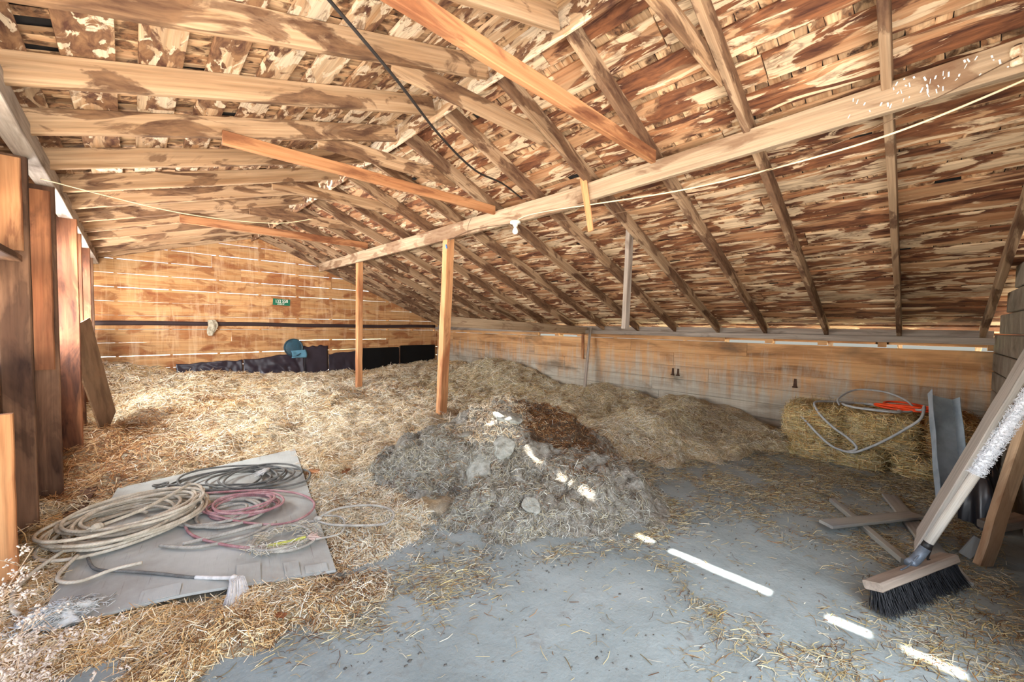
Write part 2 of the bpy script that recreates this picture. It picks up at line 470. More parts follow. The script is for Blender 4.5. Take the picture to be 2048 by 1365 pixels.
# ------------------------------------------------------------------ terrain of the bedding
XS = [-0.7, 0.0, 0.5, 0.9, 1.1, 1.25, 1.6, 2.4, 3.2, 3.5, 4.0, 4.5, 5.0, 5.5, 6.0, 6.8]
YS = [1.70, 1.98, 1.92, 1.84, 1.84, 1.95, 2.2, 2.2, 2.2, 1.85, 1.72, 1.55, 1.35, 1.15, 0.8, 0.4]
def y_front(x): return np.interp(x, XS, YS)
SH = [(-0.346, 2.685), (0.799, 2.22), (1.255, 4.674), (-0.105, 4.506)]      # plywood sheet corners NL NR FR FL
def in_sheet(x, y, pad=0.0):
    r = np.ones(np.shape(x), bool)
    for i in range(4):
        a = SH[i]; b = SH[(i + 1) % 4]
        ex, ey = b[0] - a[0], b[1] - a[1]; L = math.hypot(ex, ey)
        r &= (ex * (y - a[1]) - ey * (x - a[0])) / L > -pad
    return r
PILE_PK = (2.80, 3.0); PILE_C = (2.62, 2.72); PILE_R = 1.36
def pile_t(x, y):
    dx = np.asarray(x, float) - PILE_PK[0]; dy = np.asarray(y, float) - PILE_PK[1]
    d = np.hypot(dx, dy) + 1e-6; ux = dx / d; uy = dy / d
    ox = PILE_PK[0] - PILE_C[0]; oy = PILE_PK[1] - PILE_C[1]
    b = ux * ox + uy * oy; c = ox * ox + oy * oy
    an = np.arctan2(uy, ux)
    R = (PILE_R + 0.09 * np.sin(3 * an + 0.6) + 0.05 * np.sin(7 * an)) 
    return d / (-b + np.sqrt(np.maximum(b * b - c + R * R, 0.01)))
def pile_h(x, y):
    t = pile_t(x, y)
    h = 0.60 * (1 - np.clip(t, 0, 1) ** 1.35)
    e = sstep(1.02, 0.85, t)
    h = h - 0.10 * gauss(x, y, 2.70, 2.40, 0.13, 0.07) - 0.07 * gauss(x, y, 3.0, 2.25, 0.2, 0.06) - 0.06 * gauss(x, y, 1.75, 2.7, 0.05, 0.3) + 0.05 * gauss(x, y, 2.45, 2.6, 0.16, 0.16)
    n = fbm(x, y, 0.45, 4) * 0.24 + np.abs(fbm(x, y, 0.16, 3, 4.0)) * -0.08 + fbm(x, y, 0.05, 2, 9.0) * 0.03
    step = np.floor((h + n) / 0.09) * 0.09
    h2 = (h + n) * 0.72 + (step + 0.03) * 0.28
    return h2 * e - 0.03 * sstep(0.98, 1.08, t)
def dug_m(x, y): return np.clip(gauss(x, y, 3.15, 2.5, 0.42, 0.62) * 1.15 + gauss(x, y, 2.72, 2.42, 0.22, 0.14) + gauss(x, y, 1.35, 3.0, 0.2, 0.2) * 0.6, 0, 1)
def bed_m(x, y): return sstep(-0.12, 0.12, y - y_front(x) + fbm(x, y, 0.3, 3) * 0.35)
def bed_h(x, y):
    x = np.asarray(x, float); y = np.asarray(y, float)
    m = bed_m(x, y)
    yf = y_front(x)
    h = -0.03 + 0.045 * m + 0.05 * sstep(0.1, 1.2, y - yf) * m + 0.13 * sstep(4.6, 8.0, y)
    h = h + 0.42 * np.exp(-((x + 0.6) / 1.5) ** 2) * sstep(8.0, 10.3, y) + 0.06 * gauss(x, y, 2.2, 9.8, 1.3, 1.2)
    h = h + 0.26 * gauss(x, y, 6.3, 6.9, 0.8, 1.1) + 0.10 * gauss(x, y, 6.4, 4.4, 0.5, 0.6)
    h = h + 0.24 * gauss(x, y, 5.3, 2.2, 0.8, 0.45) + 0.22 * gauss(x, y, 4.35, 2.45, 0.5, 0.45) + 0.12 * sstep(5.2, 6.5, x) * sstep(1.2, 2.2, y)
    h = h - 0.12 * gauss(x, y, 1.15, 7.6, 0.35, 0.3) + 0.10 * gauss(x, y, 0.7, 8.0, 0.5, 0.6) + 0.12 * gauss(x, y, 2.0, 6.8, 0.8, 0.6)
    h = h + m * (fbm(x, y, 0.7, 4) * 0.17 + fbm(x, y, 0.2, 3, 3.0) * 0.075)
    s = in_sheet(x, y, 0.02)
    h = np.where(s, np.minimum(h, 0.018), h)
    s2 = in_sheet(x, y, 0.14) & ~s
    h = np.where(s2, np.minimum(h, 0.045), h)
    return h

def grid_obj(name, x0, x1, y0, y1, step, fn, mats, keep=None):
    nx = int((x1 - x0) / step) + 1; ny = int((y1 - y0) / step) + 1
    X, Y = np.meshgrid(np.linspace(x0, x1, nx), np.linspace(y0, y1, ny), indexing='ij')
    Z = fn(X, Y)
    V = np.stack([X.ravel(), Y.ravel(), Z.ravel()], 1)
    I = np.arange(nx * ny).reshape(nx, ny)
    F = np.stack([I[:-1, :-1], I[1:, :-1], I[1:, 1:], I[:-1, 1:]], -1).reshape(-1, 4)
    if keep is not None:
        k = keep(X, Y).ravel()
        F = F[k[F].any(1)]
    return V, F
def np_mesh(name, V, F, mats, attrs=None, smooth=True, midx=None):
    me = bpy.data.meshes.new(name)
    V = np.asarray(V, np.float32); F = np.asarray(F, np.int32)
    me.vertices.add(len(V)); me.vertices.foreach_set('co', V.ravel())
    k = F.shape[1]
    me.loops.add(F.size); me.loops.foreach_set('vertex_index', F.ravel())
    me.polygons.add(len(F)); me.polygons.foreach_set('loop_start', np.arange(len(F), dtype=np.int32) * k)
    try: me.polygons.foreach_set('loop_total', np.full(len(F), k, np.int32))
    except Exception: pass
    for m in mats: me.materials.append(m)
    if midx is not None: me.polygons.foreach_set('material_index', np.asarray(midx, np.int32))
    me.polygons.foreach_set('use_smooth', np.full(len(F), smooth, bool))
    me.update(calc_edges=True)
    for nm, ar in (attrs or {}).items():
        a = me.attributes.new(nm, 'FLOAT_COLOR', 'POINT'); a.data.foreach_set('color', np.asarray(ar, np.float32).ravel())
    me.validate()
    return me

PAL_PALE = [S(234, 220, 190), S(224, 206, 170), S(242, 232, 210), S(212, 188, 146), S(202, 172, 124)]
PAL_GOLD = [S(216, 180, 122), S(200, 158, 96), S(228, 200, 150), S(182, 136, 80), S(236, 216, 178)]
PAL_BROWN = [S(168, 116, 62), S(136, 86, 44), S(190, 140, 84), S(110, 68, 36), S(206, 168, 116)]
PAL_GREY = [S(206, 202, 186), S(188, 182, 164), S(222, 218, 204), S(164, 150, 124), S(200, 186, 150)]
PAL_OLIVE = [S(210, 192, 138), S(190, 170, 114), S(224, 212, 168), S(164, 142, 94), S(206, 198, 170)]
def pal(p, n, jit=0.15):
    a = np.array([q[:3] for q in p])[rng.integers(0, len(p), n)]
    a = a * 0.92 + (a @ np.array([0.3, 0.59, 0.11]))[:, None] * 0.08
    a = a * (1 + rng.uniform(-jit, jit, (n, 1)))
    return np.concatenate([np.clip(a, 0, 1), np.ones((n, 1))], 1)

def straws(P, N, L, W, cols, tilt=0.25, bend=0.12, az=None, lift=0.3):
    """one bent V-shaped stalk per point P on a surface with normal N -> verts, quads, colours"""
    n = len(P)
    az = rng.uniform(0, 2 * np.pi, n) if az is None else az
    ref = np.stack([np.cos(az), np.sin(az), np.zeros(n)], 1)
    alt = np.abs((ref * N).sum(1)) > 0.92
    ref[alt] = np.array([0, 0, 1.0])
    d = ref - N * (ref * N).sum(1, keepdims=True); d /= np.linalg.norm(d, axis=1, keepdims=True)
    tl = rng.normal(0, tilt, (n, 1))
    d = d * np.cos(tl) + N * np.abs(np.sin(tl)) * 0.8; d /= np.linalg.norm(d, axis=1, keepdims=True)
    s = np.cross(d, N); s /= np.linalg.norm(s, axis=1, keepdims=True)
    u = np.cross(s, d)
    ro = rng.uniform(-0.9, 0.9, (n, 1))
    s2 = s * np.cos(ro) + u * np.sin(ro); u2 = np.cross(s2, d)
    L = L[:, None]; W = W[:, None]
    b = rng.normal(0, bend, (n, 1)) * L
    b2 = rng.normal(0, bend, (n, 1)) * L
    base = P + N * (W * lift + np.abs(tl) * L * 0.25)
    V = np.empty((n, 9, 3))
    for i, t in enumerate((-0.5, 0.0, 0.5)):
        c = base + d * L * t + (s * b + N * np.abs(b2) * 0.6) * (0 if i != 1 else 1)
        w = W * (0.5 if i == 1 else 0.40)
        V[:, i * 3] = c - s2 * w; V[:, i * 3 + 1] = c + u2 * w * 0.7; V[:, i * 3 + 2] = c + s2 * w
    q = np.array([[0, 1, 4, 3], [1, 2, 5, 4], [3, 4, 7, 6], [4, 5, 8, 7]])
    F = (np.arange(n)[:, None, None] * 9 + q[None]).reshape(-1, 4)
    C = np.repeat(cols[:, None, :], 9, 1).reshape(-1, 4)
    return V.reshape(-1, 3), F, C

def hnormal(fn, x, y, e=0.03):
    dx = (fn(x + e, y) - fn(x - e, y)) / (2 * e); dy = (fn(x, y + e) - fn(x, y - e)) / (2 * e)
    N = np.stack([-dx, -dy, np.ones_like(dx)], 1)
    return N / np.linalg.norm(N, axis=1, keepdims=True)
def cat(parts):
    Vs = []; Fs = []; Cs = []; o = 0
    for V, F, C in parts:
        Vs.append(V); Fs.append(F + o); Cs.append(C); o += len(V)
    return np.concatenate(Vs), np.concatenate(Fs), np.concatenate(Cs)
def link(name, me, parent=None):
    o = bpy.data.objects.new(name, me); col.objects.link(o)
    if parent: o.parent = parent
    return o

# ------------------------------------------------------------------ setting: ground, floor, walls, roof
DX = 6.7; DY = 10.24; LX = -0.56; NY = -0.54
V, F = grid_obj('ground', -40, 48, -40, 50, 2.0, lambda X, Y: np.full_like(X, -0.12), None)
struct(link('ground', np_mesh('ground', V, F, [M_ground])))
def floor_fn(X, Y):
    return fbm(X, Y, 0.9, 3) * 0.016 + fbm(X, Y, 0.12, 3, 5.0) * 0.006
V, F = grid_obj('floor', -0.75, 6.85, -1.2, 10.4, 0.04, floor_fn, None)
struct(link('floor', np_mesh('floor', V, F, [M_floor])))

def roof_z(x):                                   # underside of the rafters
    return 3.24 - 0.397 * (x - 1.97) if x > 1.92 else 3.20 - 0.31 * (1.87 - x)
def roof_top(x): return roof_z(x) + 0.15

# back wall: horizontal boards with daylight between them, carried by studs outside
w = MB()
zs = 0.02; k = 0
while zs < 3.5:
    h = random.uniform(0.240, 0.255); gap = random.uniform(0.002, 0.006)
    if k in (2, 5, 7, 8, 9, 10, 11): gap = random.uniform(0.009, 0.013)
    zt = zs + h
    xl = LX - 0.06; xr = DX + 0.03
    zc = (zs + zt) / 2
    lim_r = min(xr, 1.97 + (3.24 + 0.16 - zs) / 0.397)
    lim_l = max(xl, 1.87 - (3.20 + 0.16 - zs) / 0.31)
    xs = [lim_l]
    if lim_r - lim_l > 0.4:
        x = lim_l + random.uniform(1.8, 3.6)
        while x < lim_r - 0.6: xs.append(x); x += random.uniform(1.8, 3.4)
        xs.append(lim_r)
        for a, b in zip(xs, xs[1:]):
            dz = random.uniform(-0.004, 0.004); sl = random.uniform(-0.004, 0.004)
            n0 = len(w.v)
            w.beam((a + 0.002, DY + 0.012, zc + dz - sl), (b - 0.002, DY + 0.012, zc + dz + sl), 0.022, h, (0, 0, 1), 0.002, max(3, int((b - a) / 0.12)), 0.001)
            for q in range(n0, len(w.v)):       # sawn off along the roof slope
                vx, vy, vz = w.v[q]
                w.v[q] = (vx, vy, min(vz, roof_top(vx) - 0.004))
    zs = zt + gap; k += 1
for x in np.arange(-0.2, 6.7, 0.76):
    w.beam((x, DY + 0.07, 0), (x, DY + 0.07, roof_top(x) - 0.08), 0.045, 0.09, (0, 1, 0), 0.002)
struct(w.build('wall_back', M_wallb), 'back gable wall of orange brown boards with daylight between them')

# right wall
w = MB()
seams = [-0.03, 0.11, 0.33, 0.55, 0.775, 1.0, 1.215]
for a, b in zip(seams, seams[1:]):
    y = NY - 0.05
    while y < DY:
        y2 = min(y + random.uniform(1.8, 4.2), DY)
        if DY - y2 < 0.5: y2 = DY
        w.beam((DX + 0.012, y + 0.002, (a + b) / 2), (DX + 0.012, y2 - 0.002, (a + b) / 2 + random.uniform(-0.002, 0.002)), 0.022, b - a - 0.010, (0, 0, 1), 0.003, 3, 0.0005)
        w.beam((DX + 0.034, y, b - 0.01), (DX + 0.034, y2, b - 0.01), 0.012, 0.05) if b < 1.2 else None
        y = y2
# strip above the boards: closed except for the slots under the plate
slots = [(-0.50, 0.30), (0.38, 0.88), (0.98, 1.50), (1.60, 2.15), (5.0, 5.5), (5.6, 6.1)]
y = NY - 0.05
for a, b in slots + [(DY, DY)]:
    if a - y > 0.02: w.beam((DX + 0.03, y, 1.25), (DX + 0.03, a, 1.25), 0.05, 0.066, (0, 0, 1), 0.003)
    y = b
for a, b in slots:                              # boards outside covering the upper part of each slot
    w.beam((DX + 0.06, a - 0.1, 1.30), (DX + 0.06, b + 0.1, 1.30), 0.02, 0.10, (0, 0, 1), 0.003)
w.beam((DX + 0.012, 1.9, 0.985), (DX + 0.012, 2.0, 0.985), 0.02, 0.01)
struct(w.build('wall_right', M_wallr), 'low right wall of orange boards grey with dried splashes')
w = MB(); w.beam((DX - 0.03, NY, 1.32), (DX - 0.03, 4.6, 1.32), 0.09, 0.075, seg=8, warp=0.003); w.beam((DX - 0.03, 4.61, 1.32), (DX - 0.03, DY, 1.32), 0.09, 0.075, seg=8, warp=0.003)
w.beam((DX + 0.03, NY, 1.395), (DX + 0.03, DY, 1.395), 0.02, 0.085)  # strip added above the plate to cut light leaking under the eave
struct(w.build('trim_1', M_grey), 'wall plate along the top of the right wall')

# left wall: weathered outer boards, open strips between them high up
w = MB()
z = -0.03; k = 0
while z < 2.42:
    h = random.uniform(0.19, 0.24)
    if z + h > 2.44: h = 2.44 - z
    gap = 0.004 if z < 0.85 else random.choice([0.42, 0.5])
    y = 2.95
    while y < DY:
        y2 = min(y + random.uniform(1.6, 3.4), DY)
        w.beam((LX - 0.075, y + 0.002, z + h / 2), (LX - 0.075, y2 - 0.002, z + h / 2), 0.022, h, (0, 0, 1), 0.002, 2, 0.002)
        y = y2
    z += h + gap
w.beam((LX - 0.075, 2.95, 2.34), (LX - 0.075, DY, 2.34), 0.022, 0.42, seg=6)
struct(w.build('wall_left', M_studd), 'left wall of dark boards with gaps behind the studs')
w = MB(); w.beam((-0.45, NY, 2.485), (-0.45, DY, 2.485), 0.10, 0.13, seg=14, warp=0.003)
struct(w.build('trim_2', M_grey), 'plate beam under the left rafters')

# front wall: concrete blocks to the right of the wide doorway, boarded gable above it
w = MB()
row = 0; z = 0.0
while z < 3.2:
    x = 2.3 + (0.2 if row % 2 else 0.0) - 0.2
    if row % 2 == 0: x = 2.3
    while x < DX + 0.02:
        x2 = min(x + 0.4, DX + 0.04)
        xa = max(x, 2.3)
        if z + 0.2 < roof_top((xa + x2) / 2) - 0.04 and x2 - xa > 0.05:
            w.beam((xa + 0.005, NY - 0.1, z + 0.1), (x2 - 0.005, NY - 0.1, z + 0.1), 0.2, 0.19, (0, 0, 1), 0.008, 1)
        x = x2
    z += 0.2; row += 1
w.beam((2.31, NY - 0.11, 0.6), (DX + 0.03, NY - 0.11, 0.6), 0.16, 1.2, mat=1)
w.beam((2.31, NY - 0.11, 1.75), (4.6, NY - 0.11, 1.75), 0.16, 1.1, mat=1)
struct(w.build('wall_front', [M_block, M_mortar]), 'concrete block wall beside the doorway')
w = MB()
z = 2.46
while z < 3.3:
    a = max(LX - 0.1, 1.87 - (3.33 - z - 0.2) / 0.31); b = min(2.35 if z < 2.7 else 9, 1.97 + (3.37 - z - 0.2) / 0.397)
    if b - a > 0.3: w.beam((a, NY - 0.05, z + 0.1), (b, NY - 0.05, z + 0.1), 0.022, 0.195)
    z += 0.2
w.beam((LX - 0.1, NY - 0.05, 2.38), (2.35, NY - 0.05, 2.38), 0.1, 0.16)
struct(w.build('trim_3', M_studd), 'boarded gable over the doorway')

# roof: spaced boards on the rafters, wooden shakes above them
GAPS = [(0.33, 0.51), (0.62, 0.78), (1.02, 1.57), (1.66, 1.80), (2.12, 2.46), (2.60, 2.78), (2.91, 3.27)]
eR = Vector((0.9295, 0, -0.369)); nR = Vector((0.369, 0, 0.9295))
eL = Vector((-0.9551, 0, -0.2961)); nL = Vector((-0.2961, 0, 0.9551))
oR = Vector((1.97, 0, 3.24)) + nR * 0.14; oL = Vector((1.87, 0, 3.20)) + nL * 0.14
w = MB()
def slope_boards(o, e, n, s0, s1, wd, gp, mat, y0, y1):
    s = s0; rows = []
    while s < s1:
        bw = random.uniform(*wd); g = random.uniform(*gp)
        y = y0 - random.uniform(0, 1.5)
        while y < y1:
            y2 = y + random.choice([2.1, 2.8, 3.5, 4.2])
            a = max(y, y0); b = min(y2, y1)
            if b > a + 0.05:
                t = random.uniform(-0.006, 0.006)
                p = o + e * (s + bw / 2) + n * (0.010 + random.uniform(-0.001, 0.003))
                w.beam((p.x, a + 0.003, p.z) if False else (p + e * t + Vector((0, a + 0.003, 0))), (p - e * t + Vector((0, b - 0.003, 0))), bw, 0.02, n, 0.002, 4, 0.0025, mat)
            y = y2
        rows.append((s + bw, g)); s += bw + g
    return rows
rowsR = slope_boards(oR, eR, nR, 0.046, 5.55, (0.155, 0.225), (0.035, 0.07), 0, NY - 0.3, DY + 0.25)
rowsL = slope_boards(oL, eL, nL, 0.03, 2.75, (0.165, 0.205), (0.075, 0.115), 2, NY - 0.3, DY + 0.25)
def shakes(o, e, n, rows, y0, y1, hi):
    for s, g in rows:
        y = y0
        while y < y1:
            bw = random.uniform(0.05, 0.15) if hi else random.uniform(0.03, 0.09)
            if random.random() > 0.035:
                p = o + e * (s + g / 2 + random.uniform(-0.005, 0.005)) + n * (0.026 + random.uniform(0, 0.008)) + Vector((0, y + bw / 2, 0))
                q = e * (g / 2 + 0.035); sk = Vector((0, random.uniform(-0.008, 0.008), 0))
                w.beam(p - q - sk, p + q + sk + n * random.uniform(-0.003, 0.004), bw - random.uniform(0.001, 0.006), 0.007, n, 0.001, 1, 0, 1)
            y += bw
shakes(oR, eR, nR, rowsR, NY - 0.3, DY + 0.25, True)
shakes(oL, eL, nL, rowsL, NY - 0.3, DY + 0.25, False)
def sheet(o, e, n, s0, s1):
    w.beam(o + e * ((s0 + s1) / 2) + n * 0.046 + Vector((0, NY - 0.35, 0)), o + e * ((s0 + s1) / 2) + n * 0.046 + Vector((0, DY + 0.3, 0)), s1 - s0, 0.012, n, 0.002, 1, 0, 3)
sheet(oR, eR, nR, 0.042, 5.7)
sheet(oL, eL, nL, -0.02, 2.9)
y = NY - 0.3
for a, b in GAPS + [(DY + 0.3, DY + 0.3)]:
    if a - y > 0.02: w.beam((2.0, y, 3.448), (2.0, a, 3.448), 0.36, 0.02, (0, 0, 1), 0.003, 1, 0, 1)
    y = b
w.beam((1.89, NY - 0.3, 3.432), (1.89, DY + 0.3, 3.432), 0.22, 0.012, (0, 0, 1), 0.002, 1, 0, 1)
struct(w.build('ceiling', [M_roof, M_shake, M_roofl, M_outer]), 'water stained roof boards and wooden shakes')

# ------------------------------------------------------------------ roof timbers
ORD = ['', 'first', 'second', 'third', 'fourth', 'fifth', 'sixth', 'seventh', 'eighth', 'ninth', 'tenth', 'eleventh', 'twelfth', 'thirteenth', 'fourteenth', 'fifteenth', 'sixteenth', 'seventeenth']
RY = [-0.46, 0.19, 0.90, 1.60, 2.25, 2.95, 3.63, 4.38, 5.08, 5.78, 6.48, 7.18, 7.88, 8.58, 9.28, 9.98]
cR = Vector((1.97, 0, 3.24)) + nR * 0.07; cL = Vector((1.87, 0, 3.20)) + nL * 0.07
for i, y in enumerate(reversed(RY)):
    w = MB(); w.beam(cR + eR * -0.02 + Vector((0, y, 0)), cR + eR * 5.6 + Vector((0, y + random.uniform(-0.01, 0.01), 0)), 0.045, 0.138, nR, 0.004, 10, 0.003)
    o = w.build('rafter', M_rafter)
    lab = ORD[i + 1] + ' rafter from the back wall on the long right roof slope'
    if i == 15: lab = 'rough rafter against the concrete block wall on the right roof slope'
    if i == 14: lab = 'rafter nearest the viewer running up from behind the straw bales'
    tag(o, lab, 'rafter', 'rafters of the right roof slope')
for i, y in enumerate(reversed([q for q in RY if q > 1.5])):
    w = MB(); w.beam(cL + eL * -0.02 + Vector((0, y, 0)), cL + eL * 2.8 + Vector((0, y + random.uniform(-0.01, 0.01), 0)), 0.045, 0.142, nL, 0.004, 8, 0.003)
    tag(w.build('rafter', M_rafterl), ORD[i + 1] + ' rafter from the back wall on the short left roof slope', 'rafter', 'rafters of the left roof slope')
for y in (-0.46, 0.19, 0.90):
    w = MB(); w.beam(cL + eL * -0.02 + Vector((0, y, 0)), cL + eL * 2.8 + Vector((0, y, 0)), 0.045, 0.142, nL, 0.004, 4, 0.002)
    struct(w.build('trim_4', M_rafterl))
w = MB()
w.beam((1.925, NY - 0.2, 3.28), (1.925, 4.4, 3.28), 0.024, 0.19, seg=6, warp=0.002); w.beam((1.925, 4.41, 3.28), (1.925, DY, 3.28), 0.024, 0.19, seg=6, warp=0.002)
tag(w.build('ridge_board', M_roofl), 'ridge board under the roof peak between the rafter tops', 'beam')
w = MB(); w.beam((3.17, 2.18, 2.685), (3.15, 9.68, 2.70), 0.05, 0.19, seg=14, warp=0.003)
tag(w.build('purlin_beam', M_purlin), 'pale purlin beam on the two posts reaching towards the back wall', 'beam')
w = MB(); w.beam((3.13, -0.52, 2.765), (3.14, 2.36, 2.69), 0.05, 0.165, seg=8, warp=0.003)
for q in range(44):
    y = random.gauss(0.0, 0.16); z = 2.765 - 0.026 * (y + 0.52) + random.uniform(-0.05, 0.07)
    w.beam((3.103, y, z), (3.103, y + random.uniform(-0.01, 0.01), z - random.uniform(0.005, 0.025)), 0.004, random.uniform(0.003, 0.008), (0, 1, 0), 0.001, mat=1)
M_white = plain('white droppings', S(228, 224, 216), 0.8, 0.2, 0.1)
tag(w.build('purlin_beam', [M_purlin, M_white]), 'near purlin beam with white bird droppings at the upper right', 'beam')

# collar ties of stained board across the peak
for i, (y, xa, xb, z) in enumerate([(0.935, 0.9, 2.70, 2.99), (2.285, 1.16, 2.62, 3.0), (3.665, 1.18, 2.62, 3.0), (5.115, 1.16, 2.66, 2.98), (6.515, 1.2, 2.66, 2.98), (7.9, 1.15, 2.6, 2.98)]):
    w = MB(); w.beam((xa, y, z), (xb, y, z + 0.02), 0.02, 0.14, seg=3, warp=0.002)
    tag(w.build('collar_tie', M_rafterl), ['collar board nearest the viewer at the top edge right of the peak', 'second collar board from the viewer, just beyond the nearest orange brace', 'third collar board from the viewer, above the middle orange brace', 'fourth collar board from the viewer, just beyond the middle orange brace', 'fifth collar board from the viewer, above the farthest orange brace', 'small collar board nearest the back wall under the peak'][i], 'collar tie', 'collar ties under the roof peak')
# long orange braces
for (p0, p1, wd, ht, lab) in [((0.55, 1.555, 2.78), (3.06, 1.56, 2.80), 0.045, 0.10, 'nearest long orange brace crossing under the roof peak'),
                              ((0.50, 3.59, 2.765), (3.14, 3.595, 2.795), 0.04, 0.10, 'middle orange brace crossing under the roof'),
                              ((0.50, 7.13, 2.83), (3.15, 7.14, 2.86), 0.04, 0.11, 'farthest orange brace ending at the top of the far post')]:
    w = MB(); w.beam(p0, p1, wd, ht, seg=6, warp=0.003)
    tag(w.build('cross_brace', M_orange), lab, 'brace')
# posts
w = MB(); w.beam((3.20, 4.78, -0.02), (3.205, 4.62, 2.70), 0.125, 0.115, (0, 1, 0), 0.008, 12, 0.004)
tag(w.build('wooden_post', M_post), 'near orange post standing in the straw behind the manure heap', 'post', 'posts under the purlin')
w = MB(); w.beam((3.24, 7.74, 0.0), (3.22, 7.66, 2.72), 0.105, 0.105, (0, 1, 0), 0.008, 12, 0.004)
tag(w.build('wooden_post', M_post), 'far orange post standing in deep straw near the back wall', 'post', 'posts under the purlin')
w = MB(); w.beam((4.0, 2.32, 1.405), (4.02, 2.30, 2.56), 0.09, 0.05, (0, 1, 0), 0.004, 6, 0.002)
tag(w.build('hanging_post', M_grey), 'short grey post hanging from a rafter with its lower end cut free', 'post')
w = MB(); w.beam((3.27, 4.72, 1.47), (DX - 0.02, 4.76, 1.345), 0.045, 0.15, seg=10, warp=0.004)
tag(w.build('wooden_rail', M_purlin), 'stained rail from the near post to the right wall', 'rail')
w = MB(); w.beam((3.10, 2.28, 2.84), (3.09, 2.17, 2.31), 0.07, 0.02, (1, 0, 0), 0.003, 4, 0.002, taper=0.8)
tag(w.build('wooden_strip', M_post), 'thin splintered strip nailed over the purlin joint', 'wood strip')

# left wall studs
def stud(y, x0, x1, z0, z1, t, mat, name, lab, cat_='stud', grp=None, lean=0.0, seg=8):
    w = MB(); w.beam(((x0 + x1) / 2, y, z0), ((x0 + x1) / 2 + lean, y, z1), x1 - x0, t, (0, 1, 0), 0.006, seg, 0.002)
    return tag(w.build(name, mat), lab, cat_, grp)
G = 'left wall studs'
stud(3.26, -0.545, -0.452, 0.0, 0.93, 0.045, M_post, 'wooden_plank', 'short orange plank upright at the left edge', 'plank')
stud(3.90, -0.58, -0.45, 0.0, 2.42, 0.06, M_studd, 'wall_stud', 'dark stud under the ledge at the left edge', grp=G)
stud(3.855, -0.60, -0.47, 1.84, 2.40, 0.022, M_orange, 'wooden_board', 'orange board above the ledge at the left edge', 'board')
w = MB(); w.beam((-0.53, 3.0, 1.79), (-0.53, 3.84, 1.79), 0.11, 0.04, seg=4, warp=0.003)
tag(w.build('wooden_ledge', M_studd), 'rough ledge board between the studs at the left edge', 'ledge')
stud(4.62, -0.56, -0.405, -0.02, 2.42, 0.05, M_studd, 'wall_stud', 'second stud on the left wall, dark below', grp=G)
stud(4.58, -0.545, -0.425, 1.04, 2.38, 0.022, M_stud, 'wooden_board', 'bright orange board on the upper half of the second stud', 'board')
stud(5.90, -0.54, -0.375, -0.02, 2.42, 0.05, M_stud, 'wall_stud', 'orange stud left of the leaning plywood panel', grp=G)
stud(5.96, -0.58, -0.50, 0.4, 2.3, 0.03, M_studd, 'wooden_board', 'dark board strip behind the third stud', 'board')
stud(6.85, -0.52, -0.405, 0.0, 2.42, 0.045, M_stud, 'wall_stud', 'narrow stud above the leaning plywood panel', grp=G)
stud(7.0, -0.46, -0.41, 0.1, 2.36, 0.03, M_stud, 'wooden_lath', 'slanting lath standing beside the narrow stud', 'lath', lean=-0.05)
stud(8.1, -0.52, -0.40, 0.0, 2.42, 0.045, M_stud, 'wall_stud', 'orange stud nearest the back wall corner', grp=G)
stud(9.3, -0.54, -0.43, 0.0, 2.42, 0.045, M_studd, 'wall_stud', 'stud hidden deepest along the left wall', grp=G)

# ------------------------------------------------------------------ bedding straw
V, F = grid_obj('bed', -0.54, 6.66, 0.4, 10.21, 0.03, bed_h, None, keep=lambda X, Y: (bed_m(X, Y) > 0.02))
n = 360000
x = rng.uniform(-0.5, 6.56, n); y = 0.6 + 9.5 * rng.random(n) ** 1.15
n2 = 70000
x = np.concatenate([x, rng.uniform(-0.5, 1.9, n2)]); y = np.concatenate([y, rng.uniform(1.5, 3.6, n2)]); n = len(x)
d = bed_m(x, y) * (0.55 + 0.9 * np.clip(0.5 + fbm(x, y, 0.5, 3, 2.0), 0, 1)) * np.where(y < 3.4, 1.0, np.where(y < 6, 0.62, 0.5))
d = np.where(in_sheet(x, y, 0.01), 0, d)
d = np.where(pile_t(x, y) < 0.9, 0, d)
k = rng.random(n) < d
x = x[k]; y = y[k]; n = len(x)
z = bed_h(x, y); N = hnormal(bed_h, x, y)
cols = pal(PAL_PALE, n)
zone = fbm(x, y, 0.8, 3, 7.0)
gold = rng.random(n) < np.clip(0.22 + zone * 0.9 + 0.35 * (x < 0.4) * (y < 4), 0.05, 0.8); cols[gold] = pal(PAL_GOLD, gold.sum())
br = (rng.random(n) < np.clip(1.1 - (x + 0.3) / 1.1, 0, 0.9)) & (y < 7.2) & (y > 4.3); cols[br] = pal(PAL_BROWN, br.sum())
br = (rng.random(n) < np.clip(gauss(x, y, 1.15, 7.5, 0.5, 0.45) * 0.9 + gauss(x, y, 3.4, 7.0, 1.0, 0.5) * 0.4, 0, 1)); cols[br] = pal(PAL_BROWN, br.sum())
gr = rng.random(n) < np.clip((x - 1.0) * 0.2, 0, 0.36) * (y < 8.5); cols[gr] = pal(PAL_GREY, gr.sum())
gr = (rng.random(n) < np.clip((x - 0.35) * 0.8, 0, 0.5)) & (y < 3.6); cols[gr] = pal(PAL_GREY, gr.sum()) * np.array([.92, .92, .9, 1])
dk = (rng.random(n) < np.clip(0.10 + fbm(x, y, 0.35, 3, 15.0) * 0.9, 0.03, 0.55) * np.where((y < 3.6) | (x > 3.4), 0.75, 0.4)); cols[dk] = pal(PAL_BROWN, dk.sum()) * np.array([.62, .62, .62, 1])
ol = rng.random(n) < np.clip((x - 3.6) * 0.3, 0, 0.35) * (y < 8); cols[ol] = pal(PAL_OLIVE, ol.sum())
